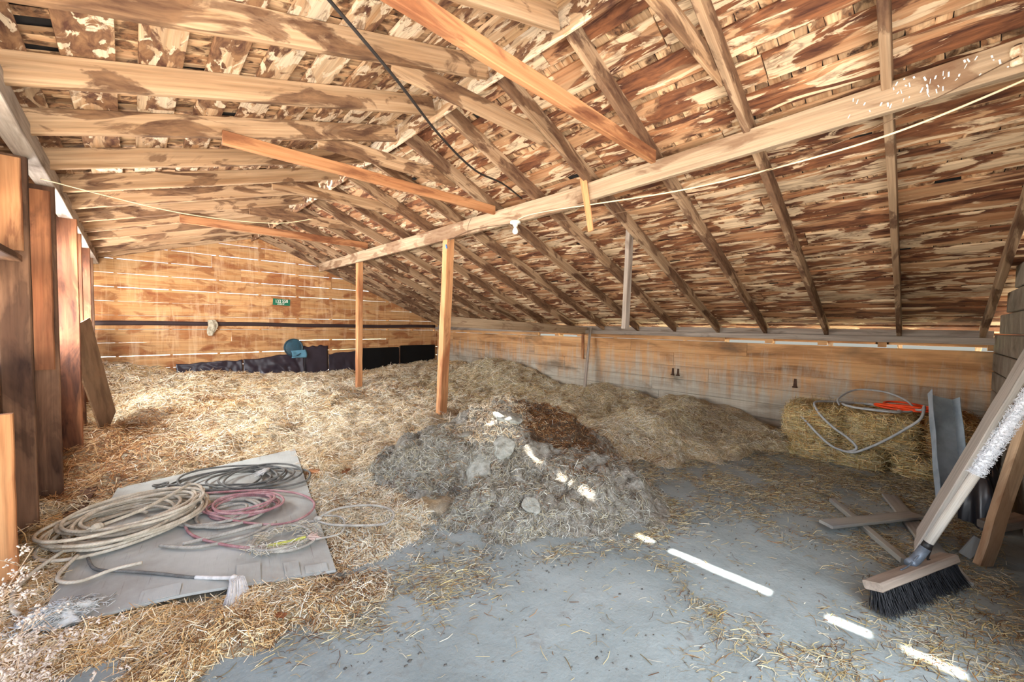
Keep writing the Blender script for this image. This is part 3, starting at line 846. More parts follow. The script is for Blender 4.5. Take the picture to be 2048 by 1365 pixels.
L = rng.uniform(0.04, 0.18, n) * np.where(y < 3.6, 0.6, 1.0); W = rng.uniform(0.003, 0.0055, n) * np.interp(y, [1, 3.4, 6, 10], [0.65, 0.8, 1.3, 1.9])
V2, F2, C2 = straws(np.stack([x, y, z], 1), N, L, W, cols, 0.28)
Vt = np.concatenate([V, V2]); Ft = np.concatenate([F, F2 + len(V)])
Ct = np.concatenate([np.ones((len(V), 4)), C2])
o = link('straw_bedding', np_mesh('straw_bedding', Vt, Ft, [M_bed, M_straw], {'sc': Ct}, True, np.concatenate([np.zeros(len(F)), np.ones(len(F2))])))
tag(o, 'deep straw bedding covering the back of the barn floor', 'straw', kind='stuff')

# loose straw scattered over the bare floor
n = 420000
x = rng.uniform(-0.5, 6.6, n); y = rng.uniform(-1.0, 2.6, n)
d = 0.02 + 0.14 * sstep(2.6, 4.4, x) * sstep(-0.8, 0.3, y)
for cx, cy, s, a in [(2.30, 1.02, .12, .6), (2.16, .8, .14, .7), (2.02, .55, .16, .8), (2.10, .25, .18, .8), (2.35, .05, .2, .7), (2.6, -.2, .25, .6), (2.9, -.35, .3, .5), (2.72, 1.12, .10, .5), (1.85, .62, .12, .6),
                     (3.5, .9, .3, .3), (4.2, .9, .45, .35), (3.7, .1, .25, .35), (3.3, .15, .2, .4), (4.9, .75, .5, .8), (5.3, .2, .5, .8), (4.4, .3, .35, .45), (3.9, 1.45, .25, .5), (3.0, 1.35, .15, .5), (4.4, -.3, .4, .5), (1.3, 1.75, .2, .6), (1.0, 1.8, .2, .7), (3.2, -.3, .3, .4), (5.6, -.2, .6, .9)]:
    d += a * gauss(x, y, cx, cy, s, s)
d = d * (1 + 1.2 * sstep(2.6, 3.4, x))
d += 0.9 * np.exp(-np.maximum(0, np.abs(pile_t(x, y) - 1.0) / 0.06) ** 2) * 0.7
d += 0.55 * np.exp(-((y_front(x) - y) / 0.14) ** 2) * ((x < 1.3) | (x > 3.4))
d *= np.clip(0.75 + 2.2 * fbm(x, y, 0.22, 3, 1.0), 0.05, 1.6)
k = (rng.random(n) < np.clip(d, 0, 1) * 0.42) & (pile_t(x, y) > 0.97) & ((y > -0.42) | (x < 2.15))
x = x[k]; y = y[k]; n = len(x)
z = floor_fn(x, y) + 0.002
cols = pal(PAL_GREY, n); g = rng.random(n) < 0.45; cols[g] = pal(PAL_OLIVE, g.sum()); g = rng.random(n) < 0.22; cols[g] = pal(PAL_BROWN, g.sum()) * np.array([0.7, 0.72, 0.75, 1]); cols[:, :3] *= rng.uniform(0.42, 0.92, (n, 1)) * np.array([1.0, 0.96, 0.84])
az = rng.normal(-0.75, 0.9, n)
V2, F2, C2 = straws(np.stack([x, y, z], 1), np.tile([0, 0, 1.0], (n, 1)), 0.012 + 0.075 * rng.random(n) ** 2, rng.uniform(0.0018, 0.004, n), cols, 0.12, 0.1, az)
o = link('loose_straw', np_mesh('loose_straw', V2, F2, [M_straw], {'sc': C2}))
tag(o, 'loose straw bits scattered over the bare grey floor', 'straw', kind='stuff')

# crumbs of dry dung trodden over the floor
n = 16000
x = rng.uniform(-0.3, 5.4, n); y = rng.uniform(-0.4, 2.3, n)
d = 0.04 + 0.9 * gauss(x, y, .80, 1.57, .13, .10) + 0.5 * gauss(x, y, .5, 1.35, .2, .1) + .5 * gauss(x, y, 1.55, .9, .15, .1) + .4 * gauss(x, y, 2.9, 1.1, .3, .2) + .5 * gauss(x, y, 1.3, .55, .12, .1) + 0.25 * sstep(2.8, 4.2, x) + 0.6 * np.exp(-((pile_t(x, y) - 1.05) / .08) ** 2)
k = (rng.random(n) < d) & (pile_t(x, y) > 0.95)
x = x[k]; y = y[k]; n = len(x)
oc = np.array([[1, 0, 0], [-1, 0, 0], [0, 1, 0], [0, -1, 0], [0, 0, 1], [0, 0, -.6]], float)
sz = (0.0015 + 0.007 * rng.random((n, 1, 1)) ** 2.5) * rng.uniform(.4, 1.5, (n, 6, 1))
ra = rng.uniform(0, 6.28, n); ca, sa = np.cos(ra)[:, None], np.sin(ra)[:, None]
oc = np.stack([oc[None, :, 0] * ca - oc[None, :, 1] * sa, oc[None, :, 0] * sa + oc[None, :, 1] * ca, np.tile(oc[None, :, 2], (n, 1))], 2)
Vc = (oc * sz * np.array([1.3, 1, .6]) + np.stack([x, y, floor_fn(x, y) + .002], 1)[:, None]).reshape(-1, 3)
fc = np.array([[0, 2, 4], [2, 1, 4], [1, 3, 4], [3, 0, 4], [2, 0, 5], [1, 2, 5], [3, 1, 5], [0, 3, 5]])
o = link('dung_crumbs', np_mesh('dung_crumbs', Vc, (np.arange(n)[:, None, None] * 6 + fc[None]).reshape(-1, 3), [plain('dung crumbs', S(104, 100, 94), 0.95, 0.1, 0.4, 40)]))
tag(o, 'dry dung crumbs trodden over the bare grey floor', 'dirt', kind='stuff')

# ------------------------------------------------------------------ manure heap
heap = thing('manure_heap', 'big heap of grey manure and straw in the middle of the floor', 'heap')
V, F = grid_obj('heap', PILE_C[0] - 1.6, PILE_C[0] + 1.6, PILE_C[1] - 1.6, PILE_C[1] + 1.6, 0.014, pile_h, None, keep=lambda X, Y: pile_t(X, Y) < 1.06)
dg = dug_m(V[:, 0], V[:, 1]); link('dung_body', np_mesh('dung_body', V, F, [M_manure], {'sc': np.stack([dg, dg, dg, np.ones_like(dg)], 1)}), heap)
n = 120000
x = PILE_C[0] + rng.uniform(-1.5, 1.5, n); y = PILE_C[1] + rng.uniform(-1.5, 1.5, n)
t = pile_t(x, y)
d = np.clip(0.55 + 1.3 * fbm(x, y, 0.35, 3, 3.0), 0.05, 1) * (t < 1.04)
d = np.maximum(d, (t < 0.3) * 0.9)
k = rng.random(n) < d
x = x[k]; y = y[k]; n = len(x); t = t[k]
z = pile_h(x, y); N = hnormal(pile_h, x, y, 0.02)
cols = pal(PAL_GREY, n) * np.array([0.82, 0.84, 0.84, 1]); cols[:, :3] *= rng.uniform(0.38, 1.05, (n, 1)); g = (rng.random(n) < 0.7) & (t < 0.45) & (x < 2.95); cols[g] = pal(PAL_PALE, g.sum())
g = rng.random(n) < np.clip(dug_m(x, y) * 1.1 + fbm(x, y, 0.4, 3, 8.0) * 0.5, 0, 0.9); cols[g] = pal(PAL_BROWN, g.sum()) * np.array([0.55, 0.5, 0.45, 1])
V2, F2, C2 = straws(np.stack([x, y, z], 1), N, 0.012 + 0.075 * rng.random(n) ** 1.6, rng.uniform(0.002, 0.0045, n), cols, 0.30, 0.12)
o = link('straw_litter', np_mesh('straw_litter', V2, F2, [M_straw], {'sc': C2}), heap); o['kind'] = 'stuff'
def slab(x, y, r, th, ax, seed):
    rr = np.random.default_rng(seed); z = float(pile_h(np.array([x]), np.array([y]))[0]); N = Vector(hnormal(pile_h, np.array([x]), np.array([y]), 0.12)[0])
    a = N.orthogonal().normalized(); b = N.cross(a)
    w = MB(); ph = rr.uniform(0, 6.28, 5); k = rr.uniform(0.02, 0.10, 5) / np.arange(1, 6) * 1.6
    def rad(t): return r * (1 + sum(k[i] * math.sin((i + 2) * t + ph[i]) for i in range(5)))
    rings = [(0.0, 0.8), (0.3, 0.8), (0.6, 0.75), (0.85, 0.6), (0.98, 0.4), (1.0, 0.0), (0.92, -0.8)]
    vs = []; nn = 40
    for f, hh in rings:
        for j in range(nn):
            t = 2 * math.pi * j / nn; q = rad(t) * f
            px_, py_ = math.cos(t) * q, math.sin(t) * q * ax
            vs.append(Vector((x, y, z)) + a * px_ + b * py_ + N * (th * hh + 0.012 + float(fbm(np.array([px_ + seed]), np.array([py_]), 0.07, 3)[0]) * th * 0.9 * (hh > 0.3)))
    fs = []
    for i in range(len(rings) - 1):
        for j in range(nn):
            k2 = (j + 1) % nn; fs.append((i * nn + j, (i + 1) * nn + j, (i + 1) * nn + k2, i * nn + k2))
    w.add(vs, fs, [(p.x, p.y, p.z) for p in vs], 0.5, 0, True)
    w.build('dung_slab', M_slab, heap)
for i, (x, y, r, th, ax) in enumerate([(2.02, 2.45, .17, .018, .75), (2.25, 2.42, .11, .02, .9), (2.48, 2.62, .18, .03, .7), (2.02, 1.88, .07, .012, .9), (2.25, 2.95, .13, .015, .7)]):
    slab(x, y, r, th, ax, 11 + i)

# ------------------------------------------------------------------ straw bales
def bale(cx, cy, cz, sx, sy, sz, rot, lab, n, pa=PAL_OLIVE, seed=0):
    root = thing('straw_bale', lab, 'straw bale', 'straw bales by the right wall')
    root.location = (cx, cy, cz); root.rotation_euler = (0, 0, rot)
    m = 26
    def f(dirs):                                    # rounded lumpy box
        s = np.array([sx, sy, sz]) / 2
        p = dirs / np.max(np.abs(dirs), 1, keepdims=True)
        q = np.sign(p) * np.abs(p); ln = (np.abs(q) ** 7).sum(1, keepdims=True) ** (1 / 7)
        q = q / ln * 1.0
        P = q * s
        nz = fbm(P[:, 0] + P[:, 2] * 0.7 + seed, P[:, 1] + P[:, 2] * 0.6, 0.13, 3) * 0.075
        return P * (1 + nz[:, None] / np.linalg.norm(P, axis=1, keepdims=True))
    vs = []; fs = []
    for ax in range(3):
        for sg in (-1, 1):
            b = len(vs)
            for i in range(m + 1):
                for j in range(m + 1):
                    d = [0, 0, 0]; d[ax] = sg; d[(ax + 1) % 3] = (2 * i / m - 1) * sg; d[(ax + 2) % 3] = 2 * j / m - 1; vs.append(d)
            for i in range(m):
                for j in range(m):
                    q = b + i * (m + 1) + j; fs.append((q, q + m + 1, q + m + 2, q + 1))
    Vb = f(np.array(vs, float))
    ob = link('bale_body', np_mesh('bale_body', Vb, fs, [M_bed]), root)
    dirs = rng.uniform(-1, 1, (n, 3)); ax = rng.integers(0, 3, n); dirs[np.arange(n), ax] = np.sign(rng.uniform(-1, 1, n))
    k = ~((ax == 2) & (dirs[:, 2] < 0)); dirs = dirs[k]; n = len(dirs)
    P = f(dirs); N = np.sign(dirs) * np.abs(dirs) ** 6; N /= np.linalg.norm(N, axis=1, keepdims=True)
    cols = pal(pa, n); g = rng.random(n) < 0.45; cols[g] = pal(PAL_GOLD, g.sum()); cols[:, :3] *= np.array([1.0, 0.93, 0.76]) * rng.uniform(.6, 1.08, (n, 1))
    V2, F2, C2 = straws(P, N, rng.uniform(0.05, 0.17, n), rng.uniform(0.003, 0.006, n), cols, 0.38, 0.16)
    o = link('straw_strands', np_mesh('straw_strands', V2, F2, [M_straw], {'sc': C2}), root); o['kind'] = 'stuff'
    return root
bale(5.80, 0.83, 0.36, 0.86, 0.46, 0.36, 0.05, 'straw bale at the left end of the row under the grey hose', 5000, seed=1)
bale(5.86, 0.28, 0.36, 0.80, 0.58, 0.36, -0.03, 'middle straw bale with the orange strap lying on it', 6000, seed=5)
bale(5.92, -0.225, 0.37, 0.80, 0.34, 0.36, 0.04, 'dark straw bale behind the metal trough', 4000, PAL_BROWN, seed=9)
bale(5.82, 0.62, 0.08, 0.92, 0.80, 0.20, 0.0, 'lower straw bale sunk in loose straw at the left', 5000, seed=13)
bale(5.88, -0.12, 0.08, 0.92, 0.56, 0.20, 0.03, 'lower straw bale sunk in loose straw near the trough', 4000, seed=17)

# ------------------------------------------------------------------ plywood sheet and ropes
def sheet_z(u, v): return 0.052 + 0.010 * math.sin(v * 5) * (1 - u) + 0.03 * max(0, 0.25 - u) * math.sin(v * 3.0) * 2 - 0.028 * max(0, 1 - v * 2.2) * max(0, 1 - u * 3)
def sheet_pt(u, v):                                # u: front to back, v: left to right
    a = Vector((*SH[0], 0)).lerp(Vector((*SH[1], 0)), v); b = Vector((*SH[3], 0)).lerp(Vector((*SH[2], 0)), v)
    p = a.lerp(b, u); p.z = sheet_z(u, v); return p
sroot = thing('plywood_sheet', 'dusty grey plywood sheet lying flat under the ropes', 'plywood sheet')
w = MB(); w.grid(lambda u, v: sheet_pt(v, u), 24, 40, thick=0.013, smooth=False)
w.build('plywood_panel', M_ply, sroot)
for v0, v1, d in [(0.06, 0.13, 0.05), (0.30, 0.43, 0.05), (0.62, 0.71, 0.085), (0.80, 0.86, 0.06), (0.88, 0.97, 0.03)]:
    w = MB(); w.grid(lambda u, v: sheet_pt(0.002 + v * d, v0 + (v1 - v0) * u) + Vector((0, 0, 0.003 + 0.006 * v)), 3, 3, thick=0.002, smooth=False)
    w.build('peeling_veneer', M_ply, sroot)

R_tan = rope_mat('tan rope', S(206, 196, 178), S(178, 166, 146))
R_dark = rope_mat('dark rope', S(122, 120, 114), S(96, 94, 90))
R_red = rope_mat('red rope', S(184, 148, 146), S(160, 112, 114))
R_grey = rope_mat('grey rope', S(178, 172, 160), S(150, 144, 134))
R_tass = plain('frayed white fibre', S(214, 210, 204), 0.9, 0.1, 0.25, 30)
SZ = 0.062
def loop(cx, cy, a, b, rot, z, ph=0.0, turns=1.0, n=48, wob=0.02):
    out = []; k1, k2 = random.uniform(0, 6), random.uniform(0, 6)
    for i in range(int(n * turns) + 1):
        t = 2 * math.pi * i / n + ph
        r = 1 + wob * math.sin(2 * t + k1) + wob * math.sin(3 * t + k2)
        x = a * r * math.cos(t); y = b * r * math.sin(t)
        out.append((cx + x * math.cos(rot) - y * math.sin(rot), cy + x * math.sin(rot) + y * math.cos(rot), z + 0.006 * math.sin(t * 2 + k1)))
    return out
# tan coil
w = MB(); r = 0.0102
for i in range(16):
    w.tube(loop(-.02 + random.uniform(-.07, .07), 3.59 + random.uniform(-.07, .08), random.uniform(.27, .38), random.uniform(.23, .33), random.uniform(0, .9), SZ + r + i * 0.0062, i * 1.1, wob=0.035)[:-1], r, 8, closed=True)
w.tube(spline([(-.16, 3.42, .17), (0.02, 3.50, .18), (.18, 3.66, .185), (.30, 3.85, .17), (.36, 3.75, .16), (.33, 3.52, .15)], 10), r, 8)
w.tube(spline([(-.30, 3.36, .10), (-.40, 3.20, .085), (-.44, 3.06, .07), (-.425, 2.92, .055), (-.40, 2.86, .05)], 10), r, 8)
w.tube(spline([(-.24, 3.24, .10), (-.30, 3.06, .08), (-.22, 2.96, .075), (-.10, 2.97, .08), (.02, 2.95, .08)], 10), 0.009, 8)
w.tube(loop(-.18, 3.62, .25, .20, .3, SZ + .03, 0, .9), r, 8)
rt = thing('rope_coil', 'big tan lariat rope coil at the left end of the plywood', 'rope', 'ropes on the plywood sheet')
w.build('rope', R_tan, rt)
w = MB(); w.lathe([(0.008, -.03), (0.022, -.02), (0.026, 0), (0.02, .02), (0.01, .03)], (-.17, 3.41, .17), (.9, .4, .1), 12)
for i in range(7):
    a = i * 0.9; w.tube([(-.17, 3.41, .17), (-.19 + .025 * math.cos(a), 3.40 + .03 * math.sin(a), .175 + .01 * math.cos(a * 2))], 0.004, 5)
w.build('knot', R_tan, rt)
# dark coil at the far end
w = MB(); r = 0.0085
for i, (cx, cy, a, b, ro) in enumerate([(.50, 4.10, .33, .26, -.7), (.56, 4.05, .34, .24, -.7), (.62, 4.02, .33, .25, -.7), (.70, 3.98, .30, .24, -.7), (.76, 3.92, .28, .23, -.7), (.60, 4.08, .40, .28, -.75), (.80, 3.90, .30, .27, -.7)]):
    w.tube(loop(cx, cy, a, b, ro, SZ + r + i * 0.005, i, wob=0.025)[:-1], r, 8, closed=True)
w.tube(spline([(.16, 4.28, .075), (.35, 4.08, .08), (.60, 3.86, .085), (.82, 3.72, .075)], 10), r, 8)
w.tube(spline([(.88, 4.12, .075), (1.02, 4.02, .075), (1.13, 3.80, .08), (1.06, 3.62, .07), (.9, 3.60, .07), (.72, 3.68, .07)], 10), r, 8)
w.tube(loop(.15, 4.29, .045, .035, 0, .075, 0, 1)[:-1], r, 8, closed=True)
rt = thing('rope_coil', 'dark grey lariat rope coil at the far end of the plywood', 'rope', 'ropes on the plywood sheet')
w.build('rope', R_dark, rt)
w = MB()
for i in range(60):
    a = random.uniform(-0.25, 0.25); w.tube([(.90, 4.11, .078), (.86 + random.uniform(-.02, .02), 4.07 + a * .1, .085 + random.uniform(0, .02)), (.78 + random.uniform(-.03, .03), 4.02 + a * .25, .07 + random.uniform(0, .02))], 0.002, 4)
w.build('tassel', R_tass, rt)
# red coil
w = MB(); r = 0.0082
for i, (cx, cy, a, b, ro) in enumerate([(.56, 3.38, .22, .17, -.7), (.58, 3.37, .21, .18, -.6), (.55, 3.42, .20, .16, -.7), (.60, 3.36, .23, .17, -.8), (.57, 3.40, .19, .15, -.5)]):
    w.tube(loop(cx, cy, a, b, ro, SZ + r + i * 0.010, i, wob=0.03)[:-1], r, 8, closed=True)
w.tube(spline([(.30, 3.62, .08), (.36, 3.40, .085), (.52, 3.10, .08), (.70, 2.92, .075), (.86, 2.94, .075), (.96, 3.10, .075), (.93, 3.32, .08), (.80, 3.52, .085), (.62, 3.66, .09), (.40, 3.80, .09), (.25, 3.86, .09)], 10), r, 8)
w.tube(spline([(.28, 3.66, .10), (.24, 3.45, .085), (.24, 3.20, .075), (.32, 2.98, .075), (.46, 2.76, .075), (.56, 2.68, .075)], 10), r, 8)
rt = thing('rope_coil', 'faded red rope coil in the middle of the plywood', 'rope', 'ropes on the plywood sheet')
w.build('rope', R_red, rt)
w = MB(); w.tube(spline([(.56, 2.68, .076), (.66, 2.64, .08), (.76, 2.62, .082)], 8), 0.0115, 8); w.build('tape_wrap', plain('yellow green tape', S(196, 196, 92), 0.7, 0.2, 0.3, 60), rt)
w = MB()
for i in range(40): w.tube([(.76, 2.62, .082), (.80 + random.uniform(-.03, .03), 2.58 + random.uniform(-.04, .04), .08 + random.uniform(0, .02))], 0.003, 4)
w.build('tassel', plain('pinkish frayed fibre', S(206, 180, 168), 0.9, 0.1), rt)
# grey coil under and between
w = MB(); r = 0.010
for i, (cx, cy, a, b, ro) in enumerate([(.46, 3.36, .24, .20, -.6), (.50, 3.34, .22, .22, -.4), (.42, 3.42, .26, .21, -.7), (.40, 3.34, .17, .14, .2)]):
    w.tube(loop(cx, cy, a, b, ro, SZ + 0.008 + i * 0.004, i, wob=0.04)[:-1], r, 8, closed=True)
w.tube(spline([(.20, 3.05, .075), (.40, 3.02, .075), (.56, 3.0, .08), (.60, 2.98, .08)], 10), 0.012, 8)
w.tube(spline([(.10, 3.12, .075), (.26, 2.95, .075), (.5, 2.9, .075), (.68, 2.98, .075)], 10), r, 8)
tag(w.build('rope_coil', R_grey), 'pale grey rope tangled underneath the red rope coil', 'rope', 'ropes on the plywood sheet')
# small dusty coil at the near right corner and its loop over the straw
w = MB(); r = 0.008
for i, (cx, cy, a, b, ro) in enumerate([(.66, 2.70, .17, .135, -.7), (.67, 2.70, .185, .14, -.7), (.65, 2.71, .16, .14, -.5)]):
    w.tube(loop(cx, cy, a, b, ro, SZ + r + i * 0.008, i, wob=0.03)[:-1], r, 8, closed=True)
w.tube(spline([(.70, 2.86, .08), (.86, 2.80, .085), (.93, 2.66, .09), (1.06, 2.50, .10), (1.18, 2.40, .11), (1.26, 2.44, .125), (1.27, 2.56, .13), (1.18, 2.70, .13), (1.02, 2.80, .12), (.90, 2.80, .10), (.86, 2.77, .10)], 10), r, 8)
w.tube(spline([(.80, 2.56, .08), (.93, 2.52, .085), (1.0, 2.62, .09), (1.0, 2.72, .1), (.93, 2.80, .1)], 10), r * .8, 8)
w.lathe([(.006, -.025), (.016, -.012), (.016, .012), (.006, .025)], (.885, 2.785, .10), (1, -.6, 0), 10)
rt = thing('rope_coil', 'small dusty rope coil whose loop hangs off the right edge of the plywood', 'rope', 'ropes on the plywood sheet')
w.build('rope', R_grey, rt)
n = 500; an = rng.uniform(0, 6.28, n); rr = rng.normal(0.15, 0.03, n)
P = np.stack([.66 + rr * np.cos(an), 2.71 + rr * .85 * np.sin(an), np.full(n, .068) + rng.uniform(0, .02, n)], 1)
V2, F2, C2 = straws(P, np.tile([0, 0, 1.0], (n, 1)), rng.uniform(0.02, 0.07, n), rng.uniform(0.002, 0.004, n), pal(PAL_GREY, n), 0.3)
o = link('straw_bits', np_mesh('straw_bits', V2, F2, [M_straw], {'sc': C2}), rt); o['kind'] = 'stuff'
# rope with white tassel over the front edge
rt = thing('tasselled_rope', 'thin grey rope with a white tassel hanging over the front edge of the plywood', 'rope', 'ropes on the plywood sheet')
w = MB(); w.tube(spline([(-.20, 3.22, .075), (-.16, 3.06, .068), (-.03, 2.91, .07), (.08, 2.78, .072), (.17, 2.66, .074), (.22, 2.60, .075)], 10), 0.008, 8); w.build('rope', R_dark, rt)
w = MB(); w.tube(spline([(.22, 2.60, .076), (.30, 2.51, .08), (.355, 2.45, .085)], 8), 0.010, 8)
w.lathe([(.008, -.02), (.02, -.008), (.02, .01), (.01, .022)], (.36, 2.44, .082), (.6, -.7, -.2), 12); w.build('white_binding', R_tass, rt)
w = MB()
for i in range(330):
    a = random.uniform(-1, 1); b = random.uniform(-1, 1)
    w.tube([(.36 + a * .012, 2.44 + b * .012, .085), (.372 + a * .03, 2.40 + b * .02, .085 + random.uniform(-.01, .012)), (.365 + a * .045, 2.35 + b * .02, .05), (.35 + a * .05 + random.uniform(-.01, .01), 2.30 + b * .04, .012 + random.uniform(0, .015))], 0.0022, 4)
w.build('tassel', R_tass, rt)

# board along the left of the sheet, scrap under it
w = MB(); w.beam((-.42, 3.1, .03), (-.27, 4.62, .05), 0.10, 0.035, seg=4, warp=0.003)
tag(w.build('scrap_board', M_studd), 'dark board on the ground between the studs and the plywood sheet', 'board')
w = MB(); w.beam((1.14, 3.86, .055), (1.42, 3.62, .06), 0.10, 0.02, seg=2, warp=0.003)
tag(w.build('scrap_board', M_orange), 'small reddish board poking out at the right of the plywood', 'board')
w = MB(); w.beam((.40, 2.17, .03), (.50, 2.04, .035), 0.03, 0.012)
tag(w.build('wood_chip', M_orange), 'small wood chip on the straw below the tassel', 'wood chip')

# leaning plywood panel
w = MB()
LP = [(-.405, 6.0, 1.37), (-.375, 6.0, .82), (-.245, 6.4, .06), (-.165, 7.2, .24), (-.36, 7.0, 1.45)]
front = [Vector(p) for p in LP]; back = [p + Vector((-.013, -.003, -.004)) for p in front]
w.add(front, [(0, 1, 2, 3, 4)], [(p.y, p.z, 0) for p in front], .5)
w.add(back, [(4, 3, 2, 1, 0)], [(p.y, p.z, 0) for p in back], .5)
for k in range(5):
    q = [front[k], front[(k + 1) % 5], back[(k + 1) % 5], back[k]]
    w.add(q, [(3, 2, 1, 0)], [(p.y, p.z, 0) for p in q], .5, 1)
tag(w.build('plywood_sheet', [M_plyd, M_ply_edge]), 'brown plywood offcut leaning upright on the left wall studs', 'plywood sheet')
w = MB(); w.beam((-.36, 7.75, .2), (-.44, 8.05, 1.25), 0.18, 0.014, (1, 0, 0), 0.003)
tag(w.build('scrap_board', M_plyd), 'short board leaning behind the brown plywood panel', 'board')

# ------------------------------------------------------------------ things on the back wall
M_plast = plain('dark plastic film', S(52, 44, 52), 0.35, 0.5, 0.25, 3)
M_felt = plain('brown black felt', S(62, 46, 44), 0.7, 0.25, 0.3, 4)
M_black = plain('black board', S(16, 14, 13), 0.7, 0.2, 0.2, 6)
w = MB(); w.grid(lambda u, v: (-.47 + 7.09 * u, DY - .008 - .004 * math.sin(u * 40), (1.325 + .085 * v) + .012 * math.sin(u * 7) + .004 * math.sin(u * 23)), 60, 2, thick=-0.004)
tag(w.build('felt_strip', M_felt), 'long dark felt strip nailed across the back wall', 'strip')
def film(x0, x1, z0a, z0b, z1a, z1b, dep, seed, name, lab, mat, cat_='plastic sheet', nx=46, nz=18):
    w = MB()
    def f(u, v):
        x = x0 + (x1 - x0) * u; zb = z0a + (z0b - z0a) * u; zt = z1a + (z1b - z1a) * u + float(fbm(np.array([u * 3 + seed]), np.array([0.5]), 0.5, 2)[0]) * .05
        c = float(np.abs(fbm(np.array([x * 1.0 + seed]), np.array([v * .5 + x * .4]), 0.28, 3)[0]))
        return (x, DY - .012 - dep * c * (1.3 - v) - (1 - v) * dep * .25, zb + (zt - zb) * v)
    w.grid(f, nx, nz, thick=-0.003)
    return tag(w.build(name, mat), lab, cat_)
film(.62, 1.72, .18, .12, .57, .61, .16, 3, 'plastic_sheet', 'crumpled dark plastic at the left, folded shiny', M_plast)
film(1.74, 2.95, .08, .08, .60, .73, .13, 8, 'plastic_sheet', 'wrinkled dark plastic in the middle below the blue lid', M_plast)
film(2.94, 3.50, .10, .10, .86, .87, .02, 14, 'dark_panel', 'flat dark panel right of the blue lid', M_plast, 'panel', 14, 10)
film(3.52, 4.20, .05, .05, .66, .70, .05, 21, 'plastic_sheet', 'low dark plastic between flat panel and far post', M_plast)
for x0, x1, zt, lab in [(4.33, 5.42, .78, 'black board on the back wall just right of the far post'), (5.46, 6.60, .82, 'black board in the back right corner')]:
    w = MB(); w.grid(lambda u, v: (x0 + (x1 - x0) * u, DY - .02 + .006 * math.sin(u * 9), .02 + (zt - .02) * v), 10, 6, thick=-0.015, smooth=False)
    o = tag(w.build('black_board', M_black), lab, 'board')
w = MB(); w.beam((5.44, DY - .03, .05), (5.44, DY - .03, .80), 0.03, 0.02, (0, 1, 0))
tag(w.build('batten', M_studd), 'thin batten between the two black boards', 'batten')
# licence plate
lp = thing('licence_plate', 'green licence plate with white numbers nailed to the back wall', 'licence plate')
M_lpg = plain('plate green enamel', S(22, 108, 78), 0.45, 0.4, 0.25, 14); M_lpw = plain('plate white enamel', S(232, 232, 214), 0.5, 0.3, 0.1)
px0, px1, pz0, pz1 = 2.315, 2.665, 1.815, 1.965
w = MB(); w.beam((px0, DY - .012, (pz0 + pz1) / 2 + .008), (px1, DY - .012, (pz0 + pz1) / 2 - .008), 0.004, .145, (0, 0, 1), .0015); w.build('plate', M_lpg, lp)
w = MB()
for sgn in (-1, 1):
    w.beam((px0 + .004, DY - .0155, (pz0 + pz1) / 2 + .008 + sgn * .069), (px1 - .004, DY - .0155, (pz0 + pz1) / 2 - .008 + sgn * .069), .003, .003, (0, 0, 1), .001)
w.build('raised_rim', M_lpg, lp)
def text(s, size, x, z, name, mat, sx=1.0):
    c = bpy.data.curves.new(name, 'FONT'); c.body = s; c.size = size; c.extrude = 0.0015; c.align_x = 'CENTER'; c.align_y = 'CENTER'
    c.offset = 0.0012
    t = bpy.data.objects.new(name + '_curve', c); col.objects.link(t)
    bpy.context.view_layer.update()
    me = bpy.data.meshes.new_from_object(t.evaluated_get(bpy.context.evaluated_depsgraph_get()))
    bpy.data.objects.remove(t, do_unlink=True)
    me.materials.clear(); me.materials.append(mat)
    o = bpy.data.objects.new(name, me); col.objects.link(o); o.parent = lp
    o.matrix_world = Matrix.Translation((x, DY - .017, z)) @ Matrix.Rotation(-math.radians(2.6), 4, 'Y') .inverted().inverted() @ Matrix.Rotation(math.radians(90), 4, 'X') @ Matrix.Diagonal((sx, 1, 1, 1))
    return o
text('132 558', .098, 2.49, 1.908, 'plate_number', M_lpw, 0.82)
text('UTAH 57', .040, 2.475, 1.846, 'plate_state', M_lpw, 0.9)
# blue lid and cloth
M_lid = plain('blue painted metal', S(50, 84, 98), 0.5, 0.4, 0.35, 8, c2=S(48, 62, 66))
lid = thing('bucket_lid', 'round blue lid leaning on the back wall', 'lid')
w = MB(); w.lathe([(.02, .010), (.17, .008), (.18, .004), (.185, .016), (.20, .020), (.205, .008), (.205, -.004), (.18, -.008), (.02, -.008)], (2.72, DY - .05, .84), (0, -1, .12), 40); w.build('lid_disc', M_lid, lid)
w = MB(); w.tube(loop(0, 0, .203, .203, 0, 0, 0, 1, 40, 0)[:-1], .007, 8, closed=True)
ob = w.build('rim', plain('dark blue rim', S(30, 58, 72), 0.5, 0.4), lid); ob.location = (2.72, DY - .066, .842); ob.rotation_euler = (math.radians(83), 0, 0)
w = MB(); w.grid(lambda u, v: (2.67 + .32 * u + .012 * math.sin(v * 4), DY - .085 - .012 * math.sin(u * 7 + v * 3), .60 + .17 * v + .02 * u * v), 12, 8, thick=-0.003)
tag(w.build('blue_cloth', plain('blue cloth', S(98, 142, 160), 0.8, 0.1, 0.2, 10)), 'light blue cloth scrap in front of the round blue lid', 'cloth')
# hanging rag
w = MB()
def rag(u, v):
    t = 2 * math.pi * u; wd = .03 + .042 * math.sin(math.pi * min(1, .15 + v * .85)) ** .8
    r = wd * (1 + .22 * math.sin(5 * t + v * 3) + .1 * math.sin(9 * t))
    return (1.19 + r * math.cos(t) + .02 * math.sin(v * 5), DY - .06 - .4 * r * math.sin(t), 1.46 - .33 * v)
w.grid(rag, 48, 14)
tag(w.build('hanging_rag', plain('grey beige rag', S(196, 184, 160), 0.95, 0.1, 0.35, 18, c2=S(150, 138, 116))), 'grey beige rag hanging on a nail on the back wall', 'rag')

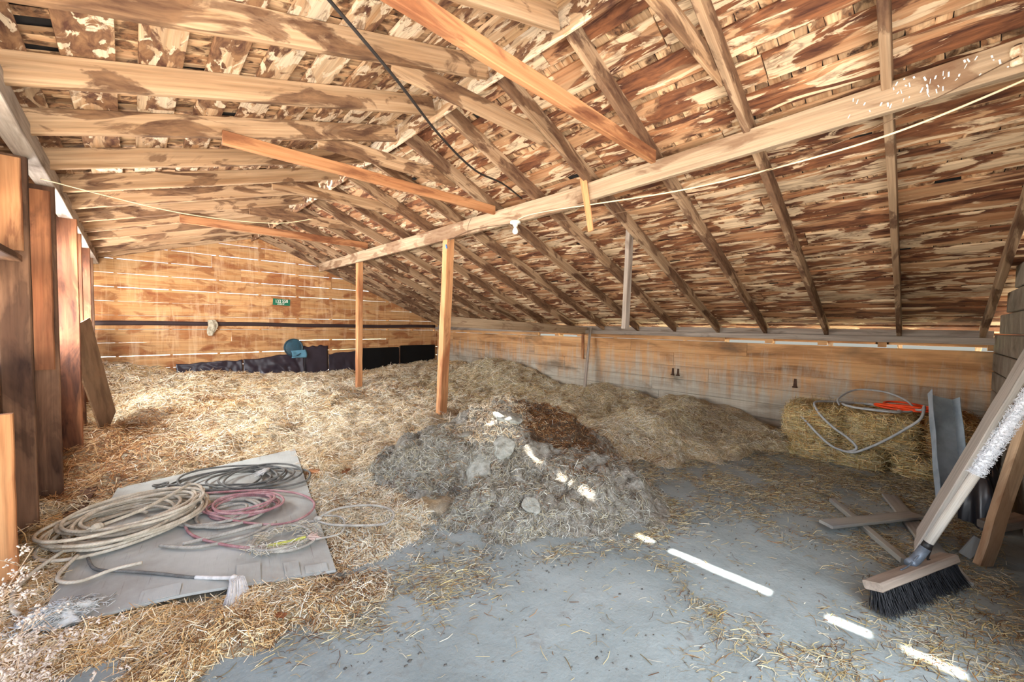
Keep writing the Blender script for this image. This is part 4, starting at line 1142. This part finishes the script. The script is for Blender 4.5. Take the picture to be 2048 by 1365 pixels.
# ------------------------------------------------------------------ right wall things
w = MB(); w.beam((DX - .016, 4.83, .76), (DX - .016, 4.84, 1.28), .055, .022, (1, 0, 0))
tag(w.build('wooden_batten', M_orange), 'short bright orange upright batten on the right wall', 'batten')
w = MB(); w.beam((6.30, 4.50, .16), (6.60, 4.60, 1.42), .085, .03, (1, -.4, 0), .006, 8, .003, taper=.75)
tag(w.build('grey_stake', M_grey), 'grey board leaning on the right wall beside the orange batten', 'board')
M_rust = plain('rusty iron', S(84, 60, 46), 0.7, 0.3, 0.4, 60, metal=0.6)
def hinge(y, z, lab, n=1):
    root = thing('iron_hinge', lab, 'hinge')
    w = MB()
    w.beam((DX - .004, y, z + .07), (DX - .004, y, z - .04), .03, .006, (1, 0, 0), .002, 1, 0, taper=1.5); w.build('strap_plate', M_rust, root)
    w = MB(); w.tube([(DX - .014, y - .03, z - .045), (DX - .014, y + .03, z - .045)], .010, 10); w.build('hinge_pin', M_rust, root)
hinge(1.21, .66, 'rusty strap hinge on the right wall above the bales')
hinge(2.95, .66, 'left of two small rusty hinges on the right wall')
hinge(2.86, .66, 'right of two small rusty hinges on the right wall')

# ------------------------------------------------------------------ lamp, wires
bulb = thing('light_bulb', 'white bulb and round socket under the purlin beam', 'light bulb')
w = MB(); w.lathe([(.02, .035), (.055, .03), (.06, .018), (.058, .0), (.03, -.006), (.024, -.03), (.02, -.034)], (3.13, 3.22, 2.57), (0, 0, 1), 24); w.build('socket', plain('white porcelain', S(232, 226, 212), 0.35, 0.5, 0.1), bulb)
w = MB(); w.lathe([(.013, .03), (.015, .012), (.026, -.008), (.032, -.03), (.028, -.05), (.015, -.062), (.004, -.065)], (3.13, 3.22, 2.515), (0, 0, 1), 20); w.build('bulb', plain('frosted glass', S(240, 238, 230), 0.25, 0.5, 0.05), bulb)
ins = thing('insulator_knob', 'cream and brown porcelain knob on the near purlin beam', 'insulator')
w = MB(); w.lathe([(.006, .05), (.022, .046), (.026, .03), (.026, .012), (.02, .004), (.02, -.002), (.026, -.008), (.026, -.034), (.018, -.04)], (3.085, -.27, 2.745), (-.35, .1, 1), 20); w.build('knob', plain('cream porcelain', S(226, 208, 176), 0.35, 0.5, 0.3, 50, c2=S(160, 120, 84)), ins)
w = MB(); w.lathe([(.004, .056), (.012, .054), (.012, .044)], (3.085, -.27, 2.745), (-.35, .1, 1), 12); w.build('screw', M_rust, ins)
M_cab = plain('black cable', S(40, 34, 30), 0.6, 0.3); M_cream = plain('cream flex', S(226, 204, 166), 0.6, 0.2, 0.15); M_wire = plain('thin brown wire', S(104, 78, 56), 0.6, 0.3)
w = MB(); w.tube(spline([(.60, 1.86, 2.87), (1.07, 2.08, 2.79), (1.58, 2.39, 2.74), (2.12, 2.68, 2.735), (2.6, 2.86, 2.79), (3.10, 3.10, 2.82)], 12), .0085, 8)
tag(w.build('black_cable', M_cab), 'thick dark cable slung from the left roof to the purlin', 'cable')
w = MB(); w.tube(spline([(3.09, -.50, 2.70), (3.09, -.29, 2.625), (3.07, .19, 2.515), (3.07, .8, 2.48), (3.08, 1.39, 2.49), (3.10, 2.19, 2.56), (3.11, 2.6, 2.60), (3.115, 3.0, 2.62), (3.125, 3.2, 2.60)], 10), .006, 6)
tag(w.build('cream_flex', M_cream), 'cream electric flex looping along the purlin to the bulb', 'cable')
w = MB(); w.tube(spline([(3.06, -.27, 2.735), (3.04, .3, 2.55), (3.05, 1.2, 2.42), (3.1, 2.2, 2.44), (3.12, 3.15, 2.56)], 10), .003, 5)
tag(w.build('thin_wire', M_wire), 'thin dark wire strung from the porcelain knob to the bulb', 'wire')
w = MB(); w.tube(spline([(3.12, 3.3, 2.58), (3.11, 3.9, 2.62), (3.12, 4.3, 2.60), (3.13, 4.55, 2.55)], 10), .004, 5)
w.tube(spline([(3.115, 4.0, 2.78), (3.10, 4.05, 2.68), (3.12, 4.1, 2.56), (3.13, 4.3, 2.52)], 10), .003, 5)
tag(w.build('thin_wire', M_wire), 'loose wire ends on the purlin beside the near post', 'wire')
w = MB(); w.tube(spline([(-.44, 4.3, 2.40), (.3, 4.45, 2.35), (1.0, 4.5, 2.40), (1.4, 4.5, 2.52)], 8), .004, 5)
tag(w.build('cord', M_cream), 'thin cord strung from the left studs under the roof', 'cord')
w = MB(); w.tube(spline([(3.12, 4.57, 2.52), (3.13, 4.56, 2.47)], 4), .012, 8)
tag(w.build('blue_clip', plain('blue plastic', S(70, 120, 176), 0.5, 0.4)), 'small blue clip hanging beside the near post top', 'clip')

# ------------------------------------------------------------------ hose, strap, trough on the bales
HZ = 0.605
w = MB(); r = .012
w.tube(spline([(5.36, .95, .50), (5.34, .86, .42), (5.31, .74, .30), (5.30, .62, .20), (5.30, .50, .17), (5.30, .42, .22), (5.31, .48, .30), (5.32, .62, .40), (5.34, .74, .52), (5.46, .80, HZ + .01), (5.74, .70, HZ), (5.86, .52, HZ), (5.80, .24, HZ), (5.62, .12, HZ), (5.50, .18, HZ), (5.50, .45, HZ), (5.62, .58, HZ + .01), (5.80, .46, HZ + .01), (5.76, .10, HZ + .02), (5.58, -.02, HZ + .04), (5.46, -.04, .70), (5.33, -.02, .60), (5.32, .08, .48), (5.30, .20, .36), (5.29, .34, .24), (5.29, .46, .17), (5.29, .60, .19)], 10), r, 8)
w.tube(spline([(5.56, .60, HZ), (5.70, .62, .66), (5.98, .50, .74), (6.02, .26, .74), (5.88, .08, .68), (5.66, .04, HZ + .01), (5.56, .20, HZ), (5.54, .40, HZ)], 12), r * .8, 8)
hose = thing('grey_hose', 'grey hose looped over the straw bales', 'hose')
w.build('hose', plain('grey rubber hose', S(168, 168, 166), 0.6, 0.3, 0.2, 20), hose)
w = MB(); w.tube([(5.455, .735, .485), (5.475, .75, .52)], .016, 8); w.build('red_collar', plain('red tape', S(168, 40, 34), 0.6, 0.3), hose)
w = MB()
for i, (cx, cy, a, b, ro) in enumerate([(5.78, .12, .20, .12, 1.35), (5.76, .10, .22, .10, 1.4), (5.80, .08, .20, .13, 1.3)]):
    w.tube(loop(cx, cy, a, b, ro, HZ + .012 + i * .016, i, wob=.05)[:-1], .011, 8, closed=True)
tag(w.build('orange_cord', plain('orange cord', S(236, 78, 32), 0.5, 0.3, 0.15)), 'bright orange cord coil on the bale beside the metal trough', 'cord')
# metal trough: folded sheet channel leaning on the bales
M_tin = plain('blue grey sheet metal', S(160, 174, 184), 0.5, 0.5, 0.3, 5, metal=0.0, c2=S(128, 142, 152))
w = MB()
tb = Vector((4.80, -.20, .02)); tt = Vector((5.42, -.13, .80)); td = (tt - tb).normalized(); ts = Vector((-.50, .80, 0)).normalized() ; ts = (ts - td * ts.dot(td)).normalized(); tn = ts.cross(td).normalized()
if tn.z < 0: tn = -tn
prof = [(.135, .0), (.13, .085), (.122, .085), (.112, .012), (.0, .0), (-.095, .008), (-.118, .06), (-.126, .062), (-.135, -.004)]
prof_in = [(.130, .09), (.113, .004), (.0, -.002), (-.10, .004), (-.125, .065)]
def trough(u, v):
    k = v * (len(prof_in) - 1); i = min(int(k), len(prof_in) - 2); f = k - i
    a = prof_in[i][0] * (1 - f) + prof_in[i + 1][0] * f; b = prof_in[i][1] * (1 - f) + prof_in[i + 1][1] * f
    return tb + (tt - tb) * u + ts * (a * .84) + tn * (b + .004 * math.sin(u * 14 + v * 5) + .02)
w.grid(trough, 24, 16, thick=0.004, smooth=False)
tag(w.build('metal_trough', M_tin), 'blue grey sheet metal trough leaning on the straw bales', 'trough')

# ------------------------------------------------------------------ broom, planks, frame at the right
br = thing('push_broom', 'wide push broom with black bristles and a white wrapped handle', 'broom')
bA = Vector((2.665, .125, .135)); bB = Vector((3.335, -.155, .135)); bd = (bB - bA).normalized(); bs = Vector((bd.y, -bd.x, 0)) * -1.0
bup = Vector((0, 0, 1)); 
tiltv = (bup * .94 + bs * .34).normalized()
w = MB(); w.beam(bA, bB, .085, .042, tiltv, .006, 6, .001); w.build('broom_head', M_grey, br)
w = MB()
for i in range(1500):
    u = random.uniform(.01, .99); v = random.uniform(-1, 1)
    p = bA.lerp(bB, u) - tiltv * .018 + bs * (v * .032)
    tip = p + Vector((0, 0, 0)) - tiltv * (.104 + random.uniform(-.012, .008)) - bs * (.004 + random.uniform(-.03, .02) - v * .012) + bd * (random.gauss(0, .014) + (u - .5) * .05)
    tip.z = max(tip.z, .006)
    mid = p.lerp(tip, .5) + Vector((0, 0, -.003))
    w.tube([p, mid, tip], .0016, 3, caps=False)
w.build('bristles', plain('black bristle', S(34, 34, 38), 0.5, 0.4, 0.3, 40), br)
h0 = Vector((3.02, -.035, .165)); h1 = Vector((3.118, -.05, .235)); 
hA = Vector((3.08, -.038, .20)); hB = Vector((3.19, -.56, 1.62)); hd = (hB - hA).normalized()
w = MB(); w.tube([Vector((3.015, .0, .160)), Vector((3.045, -.012, .165)), Vector((3.07, -.03, .19)), hA + hd * .05], .026, 12, r1=.024); w.tube(spline([bA.lerp(bB, .36) + tiltv * .024, bA.lerp(bB, .47) + tiltv * .03, hA + hd * .03], 6), .004, 6); w.build('socket', plain('grey blue cast metal', S(112, 122, 134), 0.5, 0.4, 0.3, 30, metal=0.4), br)
w = MB(); w.tube([hA + hd * .02, hA + hd * .40, hA + hd * .8, hB], .0205, 14); w.build('handle', M_plank, br)
w = MB(); w.tube([hA + hd * .045, hA + hd * .065, hA + hd * .085], .0215, 12); w.tube(spline([hA + hd * .07 + bd * .025, hA + hd * .06 + bd * .05 + Vector((0, 0, -.02)), bA.lerp(bB, .72) + tiltv * .03, bA.lerp(bB, .74) + tiltv * .022], 6), .005, 6); w.build('brace_wire', plain('black iron', S(30, 28, 28), 0.5, 0.4), br)
w = MB(); pts = []
s0, s1 = .52, 1.40
w.tube([hA + hd * (s0 + (s1 - s0) * i / 8) for i in range(9)], .021, 14)
hu = hd.orthogonal().normalized(); hv = hd.cross(hu)
for i in range(2600):
    s = random.uniform(s0, s1); a = random.uniform(0, 6.283); d = hu * math.cos(a) + hv * math.sin(a); tg = hv * math.cos(a) - hu * math.sin(a)
    p = hA + hd * s + d * .020
    w.tube([p, p + d * .006 + tg * .008, p + d * random.uniform(.002, .014) + tg * random.uniform(.006, .018) + hd * random.uniform(-.012, .012)], .0014, 3, caps=False)
w.build('white_wrapping', plain('white frayed cord', S(228, 230, 234), 0.9, 0.1, 0.12, 40), br)

w2a = Vector((3.79, -.03, .0)); w2b = Vector((3.625, -.425, 1.29))
w = MB(); w.beam(w2a, w2a + (w2b - w2a) * 1.2, .34, .03, (0, 1, .3), .006, 10, .002)
tag(w.build('wide_plank', M_plank), 'wide pale dusty plank leaning on the block wall behind the broom handle', 'plank')
w = MB(); a = Vector((3.73, -.31, 0)); b = Vector((3.53, -.43, .98)); w.beam(a, a + (b - a) * 1.35, .09, .04, (.7, .7, 0), .005, 8, .003)
tag(w.build('wooden_stud', wood('tan timber', S(204, 170, 132), S(178, 140, 102), S(128, 90, 60), stain=0.35, sx=1.2, sy=6, hard=0.05).mat), 'narrow brown timber leaning in front of the block wall at the right edge', 'timber')
w = MB(); w.beam((3.86, -.33, .20), (4.12, -.50, .22), .10, .05, (0, 0, 1), .006)
tag(w.build('wood_block', M_grey), 'wood block behind the narrow brown timber', 'wood block')
w = MB(); w.beam((3.79, -.24, .0), (3.80, -.30, .13), .06, .03, (1, 0, 0), .005)
tag(w.build('wood_block', M_greyd), 'small grey offcut at the foot of the narrow brown timber', 'wood block')
w = MB()
def bag(u, v):
    t = 2 * math.pi * u; ph = math.pi * .5 * v
    r = .22 * math.cos(ph) * (1 + .15 * math.sin(4 * t + 1) + .1 * math.sin(7 * t + v * 5))
    return (4.55 + r * math.cos(t), -.36 + .5 * r * math.sin(t), .02 + .42 * math.sin(ph) * (1 + .12 * math.sin(3 * t)))
w.grid(bag, 36, 10)
tag(w.build('black_bag', plain('black plastic bag', S(26, 26, 32), 0.35, 0.5)), 'crumpled black plastic behind the leaning planks', 'plastic bag')

fr = thing('broken_gate', 'broken gate of two rails and a crosspiece lying on the floor', 'gate')
w = MB(); w.beam((4.12, .46, .022), (3.36, .02, .022), .045, .035, seg=4, warp=.001); w.build('rail', M_greyd, fr)
w = MB(); w.beam((4.62, .14, .018), (3.33, -.20, .018), .105, .022, seg=4, warp=.001); w.build('rail', M_greyd, fr)
w = MB(); w.beam((3.50, .42, .052), (4.20, -.02, .048), .10, .022, seg=4, warp=.001); w.build('crosspiece', M_greyd, fr)

# ------------------------------------------------------------------ dried weed and wool at the bottom left
M_weed = plain('dried weed', S(176, 152, 128), 0.9, 0.1, 0.25, 30); M_fluff = plain('pale seed fluff', S(196, 180, 166), 0.95, 0.1, 0.1)
def weed(bx, by, hts, lab, seed, fl):
    rnd = random.Random(seed)
    root = thing('dried_weed', lab, 'weed', 'dried weeds by the doorway')
    ws = MB(); wf = MB()
    for (tx, ty, tz) in hts:
        b = Vector((bx + rnd.uniform(-.03, .03), by + rnd.uniform(-.03, .03), 0)); t = Vector((tx, ty, tz))
        pts = spline([b, b.lerp(t, .5) + Vector((rnd.uniform(-.04, .04), rnd.uniform(-.04, .04), .05)), t], 8)
        ws.tube(pts, .0032, 5, r1=.0014)
        for k in range(fl):
            p = pts[int(len(pts) * rnd.uniform(.45, .98))]
            e = p + Vector((rnd.uniform(-1, 1), rnd.uniform(-1, 1), rnd.uniform(-.2, 1))) * rnd.uniform(.03, .10)
            ws.tube([p, p.lerp(e, .5) + Vector((0, 0, .008)), e], .0013, 4)
            for q in range(7):
                c = e + Vector((rnd.uniform(-1, 1), rnd.uniform(-1, 1), rnd.uniform(-1, 1))) * .014
                s = rnd.uniform(.003, .007); d = Vector((rnd.uniform(-1, 1), rnd.uniform(-1, 1), rnd.uniform(-1, 1))).normalized()
                wf.tube([c - d * s, c, c + d * s], s * .5, 5)
    ws.build('stems', M_weed, root); o = wf.build('seed_heads', M_fluff, root); o['kind'] = 'stuff'
weed(-.46, 2.42, [(-.30, 2.45, .50), (-.28, 2.20, .30), (-.34, 2.35, .40), (-.22, 2.30, .20), (-.40, 2.6, .25), (-.12, 2.22, .16), (-.30, 2.10, .22)], 'pale dried weed with seed heads at the bottom left corner', 4, 11)
weed(-.40, 2.15, [(-.22, 2.12, .16), (-.12, 2.02, .10), (-.28, 1.98, .18), (-.16, 2.18, .22), (-.30, 2.25, .14)], 'low dried weed lying on the straw below the taller one', 9, 12)
w = MB()
def wool(u, v):
    t = 2 * math.pi * u; ph = math.pi * .5 * v
    r = .075 * math.cos(ph) * (1 + .2 * math.sin(3 * t + 1) + .14 * math.sin(8 * t + v * 6) + .08 * math.sin(13 * t))
    return (-.26 + r * 1.4 * math.cos(t + .4), 2.70 + r * math.sin(t), .045 + .05 * math.sin(ph) * (1 + .25 * math.sin(5 * t + v * 4)))
w.grid(wool, 60, 12)
for i in range(600):
    a = random.uniform(0, 6.28); r = abs(random.gauss(0, .055)); p = Vector((-.26 + 1.4 * r * math.cos(a), 2.70 + r * math.sin(a), .05 + max(0, .05 - r * .5)))
    w.tube([p, p + Vector((random.uniform(-.03, .03), random.uniform(-.03, .03), random.uniform(.0, .02))), p + Vector((random.uniform(-.05, .05), random.uniform(-.05, .05), random.uniform(-.005, .02)))], .0015, 4)
tag(w.build('wool_tuft', plain('white wool', S(206, 206, 202), 0.95, 0.1, 0.25, 40)), 'tuft of white wool on the near left corner of the plywood', 'wool')
